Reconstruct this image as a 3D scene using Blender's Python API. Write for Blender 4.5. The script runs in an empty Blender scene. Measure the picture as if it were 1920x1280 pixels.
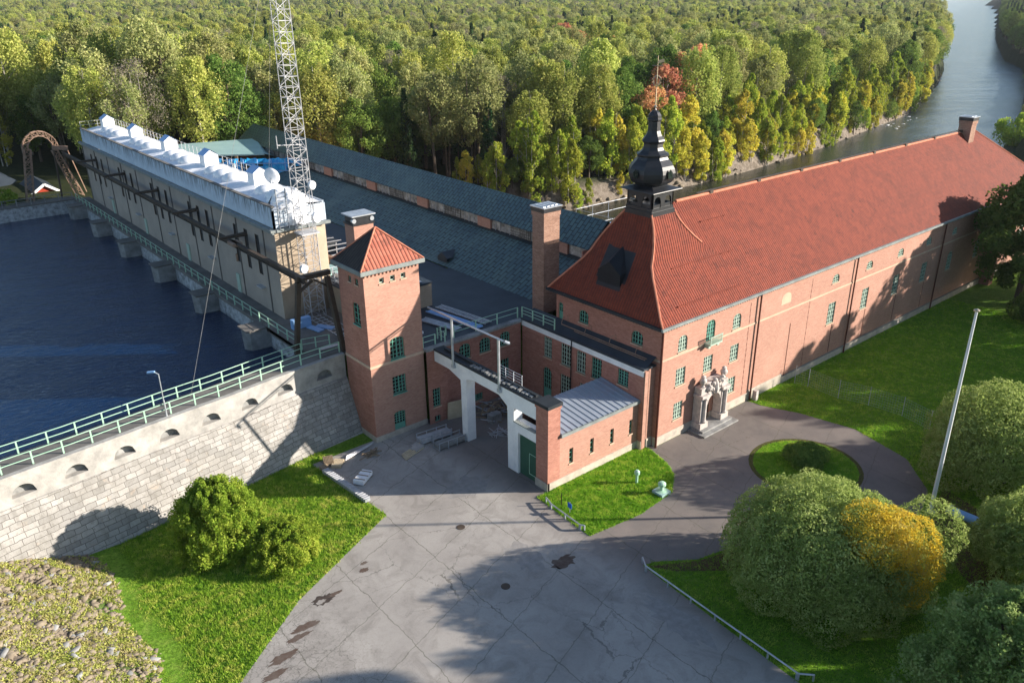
import bpy, math, random
import numpy as np
from mathutils import Vector, Matrix
C = bpy.context; D = bpy.data; SC = C.scene
# ------------------------------------------------------------------ camera, light, exposure
FPX, YAW, PITCH, ROLL = 1509.87, 0.879073, 0.403605, -0.0106441
CAM = Vector((-51.239, -41.370, 38.264))
SUN_EL = math.radians(17.6); SUNH = Vector((1, -0.79, 0)).normalized()
SUN_STRENGTH, SKY_STRENGTH, EXPOSURE = 5.0, 0.088, 1.15
def cam_axes():
    f = Vector((math.cos(YAW)*math.cos(PITCH), math.sin(YAW)*math.cos(PITCH), -math.sin(PITCH)))
    r = Vector((math.sin(YAW), -math.cos(YAW), 0)); u = r.cross(f)
    return math.cos(ROLL)*r+math.sin(ROLL)*u, -math.sin(ROLL)*r+math.cos(ROLL)*u, f
CR, CU, CF = cam_axes()
cd = D.cameras.new("camera"); cam = D.objects.new("camera", cd); SC.collection.objects.link(cam)
cd.sensor_width = 36; cd.lens = FPX/1920*36; cd.clip_start = .5; cd.clip_end = 40000
m = Matrix((CR, CU, -CF)).transposed().to_4x4(); m.translation = CAM; cam.matrix_world = m
SC.camera = cam
w = D.worlds.new("World"); SC.world = w; w.use_nodes = True; nt = w.node_tree
sky = nt.nodes.new('ShaderNodeTexSky'); sky.sky_type = 'NISHITA'; sky.sun_disc = False
sky.sun_elevation = SUN_EL; sky.sun_rotation = math.atan2(SUNH.x, SUNH.y)
sky.air_density = 1.0; sky.dust_density = .6; sky.ozone_density = 2.0
nt.links.new(sky.outputs[0], nt.nodes['Background'].inputs[0]); nt.nodes['Background'].inputs[1].default_value = SKY_STRENGTH
sl = D.lights.new("sun", 'SUN'); so = D.objects.new("sun", sl); SC.collection.objects.link(so)
sl.energy = SUN_STRENGTH; sl.angle = math.radians(.53); sl.color = (1, .91, .80)
sd = Vector((SUNH.x*math.cos(SUN_EL), SUNH.y*math.cos(SUN_EL), math.sin(SUN_EL)))
so.rotation_euler = sd.to_track_quat('Z', 'Y').to_euler(); so.location = (60, -60, 60)
SC.view_settings.view_transform = 'Standard'; SC.view_settings.look = 'None'
SC.view_settings.exposure = EXPOSURE; SC.view_settings.gamma = 1
SC.cycles.max_bounces = 6; SC.cycles.transparent_max_bounces = 6

# ------------------------------------------------------------------ materials
def mat(name, col, rough=.8, metal=0, spec=.3):
    m = D.materials.new(name); m.use_nodes = True; b = m.node_tree.nodes['Principled BSDF']
    b.inputs['Base Color'].default_value = (*col, 1); b.inputs['Roughness'].default_value = rough
    b.inputs['Metallic'].default_value = metal; b.inputs['Specular IOR Level'].default_value = spec
    return m
class NT:
    def __init__(s, m): s.m = m; s.t = m.node_tree; s.b = s.t.nodes['Principled BSDF']
    def n(s, typ, **k):
        x = s.t.nodes.new('ShaderNode'+typ)
        for a, v in k.items():
            if a.startswith('i_'): x.inputs[a[2:].replace('_', ' ')].default_value = v
            else: setattr(x, a, v)
        return x
    def l(s, a, b): s.t.links.new(a, b)
    def pos(s): return s.n('NewGeometry').outputs['Position']
    def noise(s, scale, detail=4, rough=.55, vec=None, dist=0):
        x = s.n('TexNoise', i_Scale=scale, i_Detail=detail, i_Roughness=rough, i_Distortion=dist); s.l(vec or s.pos(), x.inputs['Vector']); return x.outputs['Fac']
    def ramp(s, fac, stops, interp='LINEAR'):
        r = s.n('ValToRGB'); e = r.color_ramp.elements; r.color_ramp.interpolation = interp
        while len(e) < len(stops): e.new(.5)
        for q, (p, c) in zip(e, stops): q.position = p; q.color = (*c, 1) if len(c) == 3 else c
        s.l(fac, r.inputs[0]); return r.outputs[0]
    def mix(s, fac, a, b, typ='MIX'):
        x = s.n('Mix', data_type='RGBA', blend_type=typ)
        for v, i in ((fac, 0), (a, 6), (b, 7)):
            if isinstance(v, (int, float)): x.inputs[i].default_value = v
            elif isinstance(v, tuple): x.inputs[i].default_value = (*v, 1)
            else: s.l(v, x.inputs[i])
        return x.outputs[2]
    def math(s, op, a, b=0, c=0, clamp=False):
        x = s.n('Math', operation=op, use_clamp=clamp)
        for v, i in ((a, 0), (b, 1), (c, 2)):
            if isinstance(v, (int, float)): x.inputs[i].default_value = v
            else: s.l(v, x.inputs[i])
        return x.outputs[0]
    def col(s, c): s.l(c, s.b.inputs['Base Color'])
    def bump(s, h, strength=.3, dist=.05, nrm=None):
        x = s.n('Bump', i_Strength=strength, i_Distance=dist); s.l(h, x.inputs['Height'])
        if nrm: s.l(nrm, x.inputs['Normal'])
        s.l(x.outputs[0], s.b.inputs['Normal']); return x.outputs[0]
    def wallvec(s, flip=False):
        "(along the wall, height, 0) for upright or sloping faces, whichever axis they face"
        g = s.n('NewGeometry'); a = s.n('SeparateXYZ'); s.l(g.outputs['Position'], a.inputs[0])
        b = s.n('SeparateXYZ'); s.l(g.outputs['True Normal'], b.inputs[0])
        sel = s.math('GREATER_THAN', s.math('ABSOLUTE', b.outputs[0]), s.math('ABSOLUTE', b.outputs[1]))
        u = s.math('ADD', s.math('MULTIPLY', a.outputs[1], sel), s.math('MULTIPLY', a.outputs[0], s.math('SUBTRACT', 1, sel)))
        c = s.n('CombineXYZ')
        if flip: s.l(a.outputs[2], c.inputs[0]); s.l(u, c.inputs[1])
        else: s.l(u, c.inputs[0]); s.l(a.outputs[2], c.inputs[1])
        return c.outputs[0], u, a.outputs[2]
def stained(name, col, col2, scale=.6, rough=.85, spec=.2, metal=0, bump=.15, bs=6):
    m = mat(name, col, rough, metal, spec); t = NT(m)
    f = t.noise(scale, 6, .65); t.col(t.ramp(f, [(.35, col), (.68, col2)])); t.bump(t.noise(bs, 4), bump, .03); return m
def brick_mat(name, c1, c2, mortar, dirt=.35):
    m = mat(name, c1, .9, 0, .15); t = NT(m); v, u, z = t.wallvec()
    b = t.n('TexBrick', i_Color1=(*c1, 1), i_Color2=(*c2, 1), i_Mortar=(*mortar, 1), i_Scale=1, i_Mortar_Size=.008, i_Brick_Width=.26, i_Row_Height=.08, i_Bias=-.1)
    t.l(v, b.inputs['Vector'])
    mp = t.n('Mapping'); t.l(t.pos(), mp.inputs[0]); mp.inputs['Scale'].default_value = (1, 1, 3.4)
    n1 = t.noise(.8, 6, .7, mp.outputs[0]); n2 = t.noise(.18, 4, .6); n3 = t.noise(3.2, 3, .6, mp.outputs[0])
    c = t.mix(t.math('MULTIPLY', t.ramp(n1, [(.42, (0, 0, 0)), (.72, (1, 1, 1))]), dirt), b.outputs[0], tuple(q*.55 for q in c1))
    c = t.mix(t.math('MULTIPLY', t.ramp(n2, [(.5, (0, 0, 0)), (.75, (1, 1, 1))]), .3), c, tuple(min(1, q*1.4+.03) for q in c1))
    c = t.mix(t.math('MULTIPLY', t.ramp(n3, [(.55, (0, 0, 0)), (.7, (1, 1, 1))]), .35), c, tuple(q*.62 for q in c2))
    t.col(c); t.bump(b.outputs['Fac'], -.25, .02); return m
M = {}
M['brick'] = brick_mat('red brick', (.47, .25, .185), (.39, .185, .135), (.42, .31, .25))
M['brick_old'] = brick_mat('weathered red brick', (.45, .20, .145), (.34, .135, .10), (.38, .25, .20), .7)
M['brick_dark'] = brick_mat('soot stained brick', (.36, .20, .14), (.24, .12, .085), (.40, .32, .26), .7)
M['plinth'] = stained('granite plinth', (.52, .46, .38), (.34, .31, .27), 1.2)
M['band'] = stained('string course stone', (.60, .42, .30), (.46, .34, .25), 1)
M['gutter'] = stained('zinc gutter', (.26, .29, .28), (.16, .18, .18), 1, .5, .4)
M['black'] = stained('black painted sheet', (.014, .016, .020), (.026, .028, .033), 1.5, .42, .4, bump=.05)
M['dormer'] = stained('black tarred sheet', (.006, .008, .012), (.012, .015, .020), 1.5, .5, .3, bump=.05)
M['roofblack'] = stained('black sheet roof edge', (.030, .036, .042), (.016, .02, .024), .8, .6, .3)
M['felt'] = stained('dark roofing felt', (.040, .052, .066), (.022, .030, .040), .35, .55, .4, bump=.25, bs=3)
M['white'] = stained('white painted concrete', (.86, .86, .85), (.68, .69, .70), .7, .75)
M['palewhite'] = stained('bright white tarpaulin', (.92, .92, .92), (.74, .75, .78), 2.2, .5, .4, bump=.6, bs=2)
M['green'] = stained('green painted wood', (.10, .30, .22), (.14, .36, .28), 3, .5, .4, bump=.02)
M['palegreen'] = stained('faded green window paint', (.36, .47, .38), (.44, .54, .45), 3, .6, .3, bump=.02)
M['gate'] = stained('dark green gate', (.022, .085, .055), (.03, .10, .065), 1, .5, .4)
M['rail'] = stained('pale green railing', (.34, .56, .40), (.42, .62, .48), 2, .45, .4, bump=.02)
M['zinc'] = stained('galvanised steel', (.55, .58, .62), (.38, .41, .45), 2, .4, .5, .5, .05)
M['alu'] = stained('painted lattice steel', (.55, .55, .56), (.38, .38, .40), 3, .5, .4, .2, .02)
M['rust'] = stained('brown lattice steel', (.24, .15, .105), (.36, .25, .18), 2, .75)
M['darkbrown'] = stained('dark brown steel', (.055, .042, .035), (.10, .075, .055), 1, .6)
M['glass'] = mat('window glass', (.012, .018, .018), .06, 0, .9)
M['fog'] = mat('pale window glass', (.13, .17, .16), .15, 0, .8)
M['silver'] = stained('crumpled foil behind glass', (.62, .62, .60), (.12, .12, .11), 1.3, .3, .6, .3, .9, 2)
M['buff'] = stained('buff render', (.44, .37, .31), (.33, .285, .245), .25, .9)
M['bufflit'] = stained('sunlit buff render', (.42, .34, .25), (.32, .255, .19), .6, .9)  # lit copy of the buff render, warm sunlight put into the colour
M['slit'] = mat('dark slit glass', (.012, .011, .010), .35)
M['concrete'] = stained('grey concrete', (.34, .34, .33), (.16, .16, .155), .9, .9, bump=.4)
M['whitewash'] = stained('flaking whitewashed concrete', (.52, .54, .56), (.16, .17, .17), 1.6, .9, bump=.4)
M['deck'] = stained('concrete walkway', (.20, .185, .17), (.12, .115, .105), .5, .9)
M['wood'] = stained('weathered timber', (.32, .24, .16), (.20, .15, .10), 2, .85)
M['newwood'] = stained('pale boards', (.62, .52, .36), (.50, .40, .27), 2, .8)
M['copper'] = stained('dark downpipe', (.12, .035, .025), (.08, .03, .02), 1, .5)
M['blackpipe'] = mat('black downpipe', (.015, .012, .012), .4)
M['blue'] = stained('blue tarpaulin', (.03, .48, .85), (.015, .20, .60), 1.2, .45, .5, bump=.8, bs=1.5)
M['paleblue'] = stained('pale blue sheet', (.26, .46, .76), (.20, .38, .66), 1, .4, .5)
M['mint'] = stained('pale green sheet roof', (.34, .50, .48), (.28, .43, .42), .4, .45, .4)
M['bluesign'] = mat('blue sign', (.01, .10, .45), .4)
M['yellow'] = mat('yellow paint', (.75, .48, .02), .5)
M['redwood'] = stained('falu red boards', (.36, .05, .025), (.28, .04, .02), 2)
M['stone'] = stained('carved grey granite', (.58, .52, .48), (.36, .33, .31), 2.5, .9, bump=.6, bs=5)
M['gold'] = mat('gilded iron', (.6, .5, .35), .35, .8)
M['bark'] = stained('grey bark', (.13, .10, .075), (.07, .055, .04), 2)
M['birchbark'] = stained('white birch bark', (.50, .46, .40), (.18, .16, .14), 1.6)
M['redtarp'] = mat('red cloth', (.5, .03, .03), .7)

def rib_roof(name, c1, c2, c3, pitch=.30, ang=None, dirt=(.5, .75), rowc=.36):
    m = mat(name, c1, .8, 0, .25); t = NT(m); v, u, z = t.wallvec()
    ph = t.math('FRACT', t.math('DIVIDE', u, pitch)); tri = t.math('MULTIPLY', t.math('ABSOLUTE', t.math('SUBTRACT', ph, .5)), 2)
    row = t.math('FRACT', t.math('DIVIDE', z, rowc))
    cell = t.n('TexWhiteNoise', noise_dimensions='2D'); cc = t.n('CombineXYZ')
    t.l(t.math('FLOOR', t.math('DIVIDE', u, pitch)), cc.inputs[0]); t.l(t.math('FLOOR', t.math('DIVIDE', z, rowc)), cc.inputs[1]); t.l(cc.outputs[0], cell.inputs['Vector'])
    c = t.mix(cell.outputs['Value'], c1, c2)
    c = t.mix(t.ramp(tri, [(0, (1, 1, 1)), (.38, (0, 0, 0))]), c, c3)
    n = t.noise(.35, 7, .7, dist=1.5); c = t.mix(t.math('MULTIPLY', t.ramp(n, [(dirt[0], (0, 0, 0)), (dirt[1], (1, 1, 1))]), .75), c, tuple(q*.75 for q in c3))
    n2 = t.noise(1.6, 4, .75); c = t.mix(t.math('MULTIPLY', t.ramp(n2, [(.58, (0, 0, 0)), (.68, (1, 1, 1))]), .55), c, tuple(q*.5 for q in c3))
    t.col(c); h = t.math('ADD', t.ramp(tri, [(0, (0, 0, 0)), (.5, (.8, .8, .8)), (1, (1, 1, 1))]), t.math('MULTIPLY', row, .35)); t.bump(h, .8, .07); return m
M['tile'] = rib_roof('red clay pantiles', (.235, .046, .023), (.175, .034, .018), (.08, .02, .013), .30, dirt=(.48, .8))
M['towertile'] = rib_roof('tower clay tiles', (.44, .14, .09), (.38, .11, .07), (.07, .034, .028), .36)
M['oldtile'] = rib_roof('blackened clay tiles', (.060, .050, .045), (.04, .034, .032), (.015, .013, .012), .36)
def slate_mat():
    m = mat('blue green slate slabs', (.05, .09, .1), .45, 0, .5); t = NT(m); v, u, z = t.wallvec(True)
    mp = t.n('Mapping'); t.l(v, mp.inputs[0]); mp.inputs['Scale'].default_value = (1.75, 1, 1)
    b = t.n('TexBrick', i_Color1=(.050, .098, .108, 1), i_Color2=(.085, .145, .135, 1), i_Mortar=(.003, .006, .008, 1), i_Scale=1, i_Mortar_Size=.07, i_Mortar_Smooth=.3, i_Brick_Width=1.25, i_Row_Height=.62)
    t.l(mp.outputs[0], b.inputs['Vector']); n = t.noise(.5, 6, .7); n2 = t.noise(.12, 5, .6)
    c = t.mix(t.math('MULTIPLY', t.ramp(n, [(.45, (0, 0, 0)), (.7, (1, 1, 1))]), .6), b.outputs[0], (.02, .036, .048))
    c = t.mix(t.math('MULTIPLY', t.ramp(n2, [(.5, (0, 0, 0)), (.65, (1, 1, 1))]), .5), c, (.11, .165, .15))
    t.col(c); t.bump(b.outputs['Fac'], -.6, .05); return m
M['slate'] = slate_mat()
def dam_mat():
    m = mat('granite ashlar', (.5, .47, .43), .9, 0, .2); t = NT(m); v, u, z = t.wallvec()
    mp = t.n('Mapping'); t.l(v, mp.inputs[0]); mp.inputs['Rotation'].default_value = (0, 0, -.03)
    b = t.n('TexBrick', i_Color1=(.42, .40, .375, 1), i_Color2=(.27, .26, .245, 1), i_Mortar=(.12, .11, .10, 1), i_Scale=1, i_Mortar_Size=.022, i_Mortar_Smooth=.4, i_Brick_Width=.82, i_Row_Height=.40, offset=.43, squash=1.25, squash_frequency=3)
    dn = t.n('Mix', data_type='RGBA', blend_type='LINEAR_LIGHT'); 
    nz = t.n('TexNoise', i_Scale=1.3, i_Detail=3); t.l(t.pos(), nz.inputs['Vector'])
    dn.inputs[0].default_value = .11; t.l(mp.outputs[0], dn.inputs[6]); t.l(nz.outputs['Color'], dn.inputs[7]); t.l(dn.outputs[2], b.inputs['Vector'])
    n = t.noise(.55, 7, .7); n2 = t.noise(2.4, 5, .75)
    c = t.mix(t.math('MULTIPLY', t.ramp(n, [(.42, (0, 0, 0)), (.7, (1, 1, 1))]), .6), b.outputs[0], (.24, .225, .20))
    c = t.mix(t.math('MULTIPLY', t.ramp(n2, [(.56, (0, 0, 0)), (.64, (1, 1, 1))]), .55), c, (.20, .185, .165))
    n4 = t.noise(.9, 4, .7, dist=1); c = t.mix(t.math('MULTIPLY', t.ramp(n4, [(.6, (0, 0, 0)), (.72, (1, 1, 1))]), .45), c, (.48, .37, .28))
    mp5 = t.n('Mapping'); t.l(t.pos(), mp5.inputs[0]); mp5.inputs['Scale'].default_value = (1.6, 1.6, .22); n5 = t.noise(1, 5, .7, mp5.outputs[0])
    c = t.mix(t.math('MULTIPLY', t.ramp(n5, [(.5, (0, 0, 0)), (.68, (1, 1, 1))]), .45), c, (.15, .14, .125))
    t.col(c); t.bump(t.math('ADD', t.math('MULTIPLY', b.outputs['Fac'], -1), t.math('MULTIPLY', n2, .9)), .6, .06); return m
M['ashlar'] = dam_mat()
M['damtop'] = stained('rendered dam crest', (.45, .43, .40), (.27, .26, .245), .9, .9, bump=.5)
def asphalt_mat():
    m = mat('worn asphalt', (.1, .1, .1), .85, 0, .3); t = NT(m)
    sep = t.n('SeparateXYZ'); t.l(t.pos(), sep.inputs[0])
    n = t.noise(.13, 6, .65); n2 = t.noise(6, 5, .8); n3 = t.noise(.5, 6, .7, dist=1)
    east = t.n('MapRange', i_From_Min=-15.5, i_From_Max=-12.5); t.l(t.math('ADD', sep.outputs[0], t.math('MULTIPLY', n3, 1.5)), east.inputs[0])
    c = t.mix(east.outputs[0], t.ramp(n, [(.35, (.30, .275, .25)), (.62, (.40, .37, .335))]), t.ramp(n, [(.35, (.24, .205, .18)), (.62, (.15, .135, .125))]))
    c = t.mix(t.math('MULTIPLY', t.ramp(n3, [(.48, (0, 0, 0)), (.66, (1, 1, 1))]), .5), c, (.20, .18, .16))
    c = t.mix(t.math('MULTIPLY', t.ramp(n2, [(.5, (0, 0, 0)), (.75, (1, 1, 1))]), .18), c, (.07, .068, .065))
    def line_set(ang, sp, off, wd, col, am, c):
        mp = t.n('Mapping', vector_type='POINT'); t.l(t.pos(), mp.inputs[0]); mp.inputs['Rotation'].default_value = (0, 0, ang)
        sx = t.n('SeparateXYZ'); t.l(mp.outputs[0], sx.inputs[0])
        q = t.math('ADD', sx.outputs[0], t.math('MULTIPLY', t.noise(.8, 5, .6), .7))
        fr = t.math('FRACT', t.math('ADD', t.math('DIVIDE', q, sp), off)); dd = t.math('MULTIPLY', t.math('ABSOLUTE', t.math('SUBTRACT', fr, .5)), sp)
        k = t.math('MULTIPLY', t.math('LESS_THAN', dd, wd), am); return t.mix(k, c, col)
    wv = t.noise(3, 3); c = line_set(0, 6.0, .55, .03, (.08, .08, .05), .6, c); c = line_set(math.pi/2-.33, 4.3, .3, .03, (.09, .09, .06), .5, c)
    vo = t.n('TexVoronoi', feature='DISTANCE_TO_EDGE', i_Scale=.17)
    nz = t.n('TexNoise', i_Scale=.9, i_Detail=6, i_Roughness=.7); t.l(t.pos(), nz.inputs['Vector'])
    ad = t.n('VectorMath', operation='MULTIPLY_ADD'); t.l(nz.outputs['Color'], ad.inputs[0]); ad.inputs[1].default_value = (1.6, 1.6, 0); t.l(t.pos(), ad.inputs[2]); t.l(ad.outputs[0], vo.inputs['Vector'])
    cr = t.math('MULTIPLY', t.math('LESS_THAN', vo.outputs['Distance'], .0026), t.ramp(t.noise(.1, 2), [(.42, (0, 0, 0)), (.55, (1, 1, 1))])); c = t.mix(t.math('MULTIPLY', cr, .7), c, (.09, .085, .07))
    vo2 = t.n('TexVoronoi', feature='DISTANCE_TO_EDGE', i_Scale=2.2); t.l(ad.outputs[0], vo2.inputs['Vector'])
    sw = t.n('MapRange', i_From_Min=-31, i_From_Max=-37); t.l(sep.outputs[0], sw.inputs[0])
    c = t.mix(t.math('MULTIPLY', t.math('LESS_THAN', vo2.outputs['Distance'], .03), t.math('MULTIPLY', sw.outputs[0], .6)), c, (.09, .085, .07))
    t.col(c); t.bump(n2, .3, .02); return m
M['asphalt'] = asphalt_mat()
def grass_mat(name, a, b_, c_, scale=1.0):
    m = mat(name, a, .95, 0, .1); t = NT(m); n = t.noise(.25*scale, 5, .6); n2 = t.noise(5*scale, 6, .8); n3 = t.noise(1.1*scale, 5, .7)
    c = t.ramp(n, [(.35, a), (.65, b_)]); c = t.mix(t.ramp(n2, [(.42, (0, 0, 0)), (.62, (1, 1, 1))]), c, tuple(q*.45 for q in a))
    c = t.mix(t.math('MULTIPLY', t.ramp(n3, [(.5, (0, 0, 0)), (.75, (1, 1, 1))]), .65), c, c_); t.col(c); t.bump(n2, .8, .15); return m
M['grass'] = grass_mat('lawn turf', (.13, .30, .02), (.20, .39, .03), (.30, .40, .07))
def ground_mat():
    m = grass_mat('ground', (.13, .27, .022), (.19, .34, .035), (.28, .36, .07)); t = NT(m)
    old = t.b.inputs['Base Color'].links[0].from_socket
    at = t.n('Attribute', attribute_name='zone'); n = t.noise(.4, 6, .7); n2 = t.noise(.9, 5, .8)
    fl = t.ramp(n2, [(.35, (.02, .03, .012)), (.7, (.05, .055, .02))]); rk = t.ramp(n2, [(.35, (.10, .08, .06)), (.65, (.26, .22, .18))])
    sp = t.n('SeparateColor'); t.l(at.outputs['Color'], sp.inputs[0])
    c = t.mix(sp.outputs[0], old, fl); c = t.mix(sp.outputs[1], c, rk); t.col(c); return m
M['ground'] = ground_mat()
def water_mat(name, col, bs, bd, rough=.06, foam=False, stretch=(1, 1, 1), dist=.25):
    m = mat(name, col, rough, 0, .5); t = NT(m); t.b.inputs['IOR'].default_value = 1.33
    mp = t.n('Mapping'); t.l(t.pos(), mp.inputs[0]); mp.inputs['Scale'].default_value = stretch; mp.inputs['Rotation'].default_value = (0, 0, .5)
    h = t.math('ADD', t.noise(bs, 5, .65, mp.outputs[0], 1.0), t.math('MULTIPLY', t.noise(bs*.12, 3, .5, mp.outputs[0]), 3)); t.bump(h, bd, dist); return m
M['reservoir'] = water_mat('deep blue reservoir water', (.001, .015, .056), 1.3, .55, .04, stretch=(1, 1.8, 1), dist=.3); M['reservoir'].node_tree.nodes['Principled BSDF'].inputs['IOR'].default_value = 1.65; M['reservoir'].node_tree.nodes['Principled BSDF'].inputs['Specular Tint'].default_value = (.32, .62, 1, 1)
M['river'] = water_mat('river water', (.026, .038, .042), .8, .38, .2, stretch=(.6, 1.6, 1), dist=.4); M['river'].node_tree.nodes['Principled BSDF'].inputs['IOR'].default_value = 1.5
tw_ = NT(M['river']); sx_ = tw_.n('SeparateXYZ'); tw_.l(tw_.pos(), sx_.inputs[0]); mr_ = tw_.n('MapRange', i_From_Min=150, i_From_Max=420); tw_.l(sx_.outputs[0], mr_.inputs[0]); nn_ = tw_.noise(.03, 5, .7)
tw_.col(tw_.mix(tw_.math('MULTIPLY', mr_.outputs[0], tw_.ramp(nn_, [(.3, (.5, .5, .5)), (.65, (1, 1, 1))])), (.022, .026, .018), (.15, .20, .25)))  # far water painted paler and bluer in place of bright sky reflection
M['rockgrey'] = stained('lichen covered rubble', (.27, .225, .165), (.15, .122, .09), 1.5, .95, bump=.8, bs=4)
M['moss'] = stained('yellow stonecrop moss', (.42, .42, .13), (.27, .31, .08), 1.2, .95, bump=.8, bs=6)
M['metalroof'] = None
def seam_mat():
    m = stained('grey standing seam roof', (.40, .45, .52), (.32, .37, .44), .5, .4, .5, .3, .05); t = NT(m); return m
M['metalroof'] = seam_mat()

def leaf_mat(name, cols, hv=.03, vv=.5, trans=.42, obj_rand=True):
    m = D.materials.new(name); m.use_nodes = True; t = m.node_tree; t.nodes.clear(); s = NT.__new__(NT); s.m = m; s.t = t
    geo = s.n('NewGeometry'); oi = s.n('ObjectInfo'); tc = s.n('TexCoord')
    n = s.noise(.55, 4, .6, tc.outputs['Object']); wn = s.n('TexWhiteNoise', noise_dimensions='3D'); 
    mp = s.n('VectorMath', operation='SNAP'); mp.inputs[1].default_value = (.35, .35, .35); s.l(tc.outputs['Object'], mp.inputs[0]); s.l(mp.outputs[0], wn.inputs['Vector'])
    f = s.math('ADD', s.math('MULTIPLY', n, .7), s.math('MULTIPLY', wn.outputs['Value'], .3))
    k = len(cols); c = s.ramp(f, [(.3+.4*i/(k-1), q) for i, q in enumerate(cols)])
    hs = s.n('HueSaturation'); s.l(c, hs.inputs['Color'])
    r1 = s.math('ADD', s.math('MULTIPLY', oi.outputs['Random'], hv), .5-hv/2); s.l(r1, hs.inputs['Hue'])
    r2 = s.math('FRACT', s.math('MULTIPLY', oi.outputs['Random'], 7.31)); s.l(s.math('ADD', s.math('MULTIPLY', r2, vv), 1-vv*.55), hs.inputs['Value'])
    d = s.n('BsdfDiffuse'); tr = s.n('BsdfTranslucent'); mx = s.n('MixShader', i_Fac=trans); o = s.n('OutputMaterial')
    s.l(hs.outputs[0], d.inputs[0]); s.l(hs.outputs[0], tr.inputs[0]); s.l(d.outputs[0], mx.inputs[1]); s.l(tr.outputs[0], mx.inputs[2]); s.l(mx.outputs[0], o.inputs[0]); return m
M['lf_birch'] = leaf_mat('birch leaves', [(.24, .30, .06), (.42, .46, .11), (.58, .56, .18)])
M['lf_oak'] = leaf_mat('broadleaf leaves', [(.09, .16, .035), (.16, .25, .05), (.26, .33, .08)])
M['lf_young'] = leaf_mat('young birch leaves', [(0.202, 0.304, 0.037), (0.368, 0.442, 0.055), (0.506, 0.506, 0.083)])
M['lf_yellow'] = leaf_mat('yellow leaves', [(0.378, 0.396, 0.054), (0.558, 0.522, 0.072), (0.648, 0.540, 0.090)])
M['lf_conifer'] = leaf_mat('conifer needles', [(0.019, 0.048, 0.019), (0.040, 0.080, 0.029), (0.064, 0.112, 0.040)], trans=.1)
M['lf_olive'] = leaf_mat('olive willow leaves', [(.24, .29, .09), (.38, .40, .15), (.48, .46, .21)])
M['lf_orange'] = leaf_mat('orange aspen leaves', [(.62, .24, .14), (.72, .36, .20), (.60, .42, .16)])
M['lf_grey'] = leaf_mat('bare grey twigs', [(0.210, 0.173, 0.135), (0.300, 0.255, 0.210), (0.225, 0.240, 0.105)], hv=.02)
M['lf_willow'] = leaf_mat('globe willow leaves', [(0.198, 0.277, 0.066), (0.317, 0.409, 0.113), (0.476, 0.555, 0.198)], hv=.01, vv=.1)
M['lf_gold'] = leaf_mat('golden willow leaves', [(.36, .36, .07), (.74, .52, .05), (.50, .40, .10)], hv=.01, vv=.1)
M['lf_bush'] = leaf_mat('bush leaves', [(.16, .26, .03), (.28, .39, .045), (.44, .50, .08)], hv=.01, vv=.1)
M['lf_maple'] = leaf_mat('maple leaves', [(.14, .22, .06), (.24, .34, .10), (.38, .46, .18)], hv=.01, vv=.1)
M['lf_moss'] = leaf_mat('stonecrop leaves', [(.30, .36, .07), (.55, .56, .16), (.45, .38, .18)], hv=0, vv=0)
M['blade'] = leaf_mat('grass blades', [(0.164, 0.364, 0.026), (0.255, 0.473, 0.040), (0.473, 0.601, 0.091)], hv=0, vv=0)
M['blade_rough'] = leaf_mat('rough grass blades', [(0.182, 0.346, 0.036), (0.328, 0.491, 0.055), (0.546, 0.582, 0.127)], hv=0, vv=0)

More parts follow.
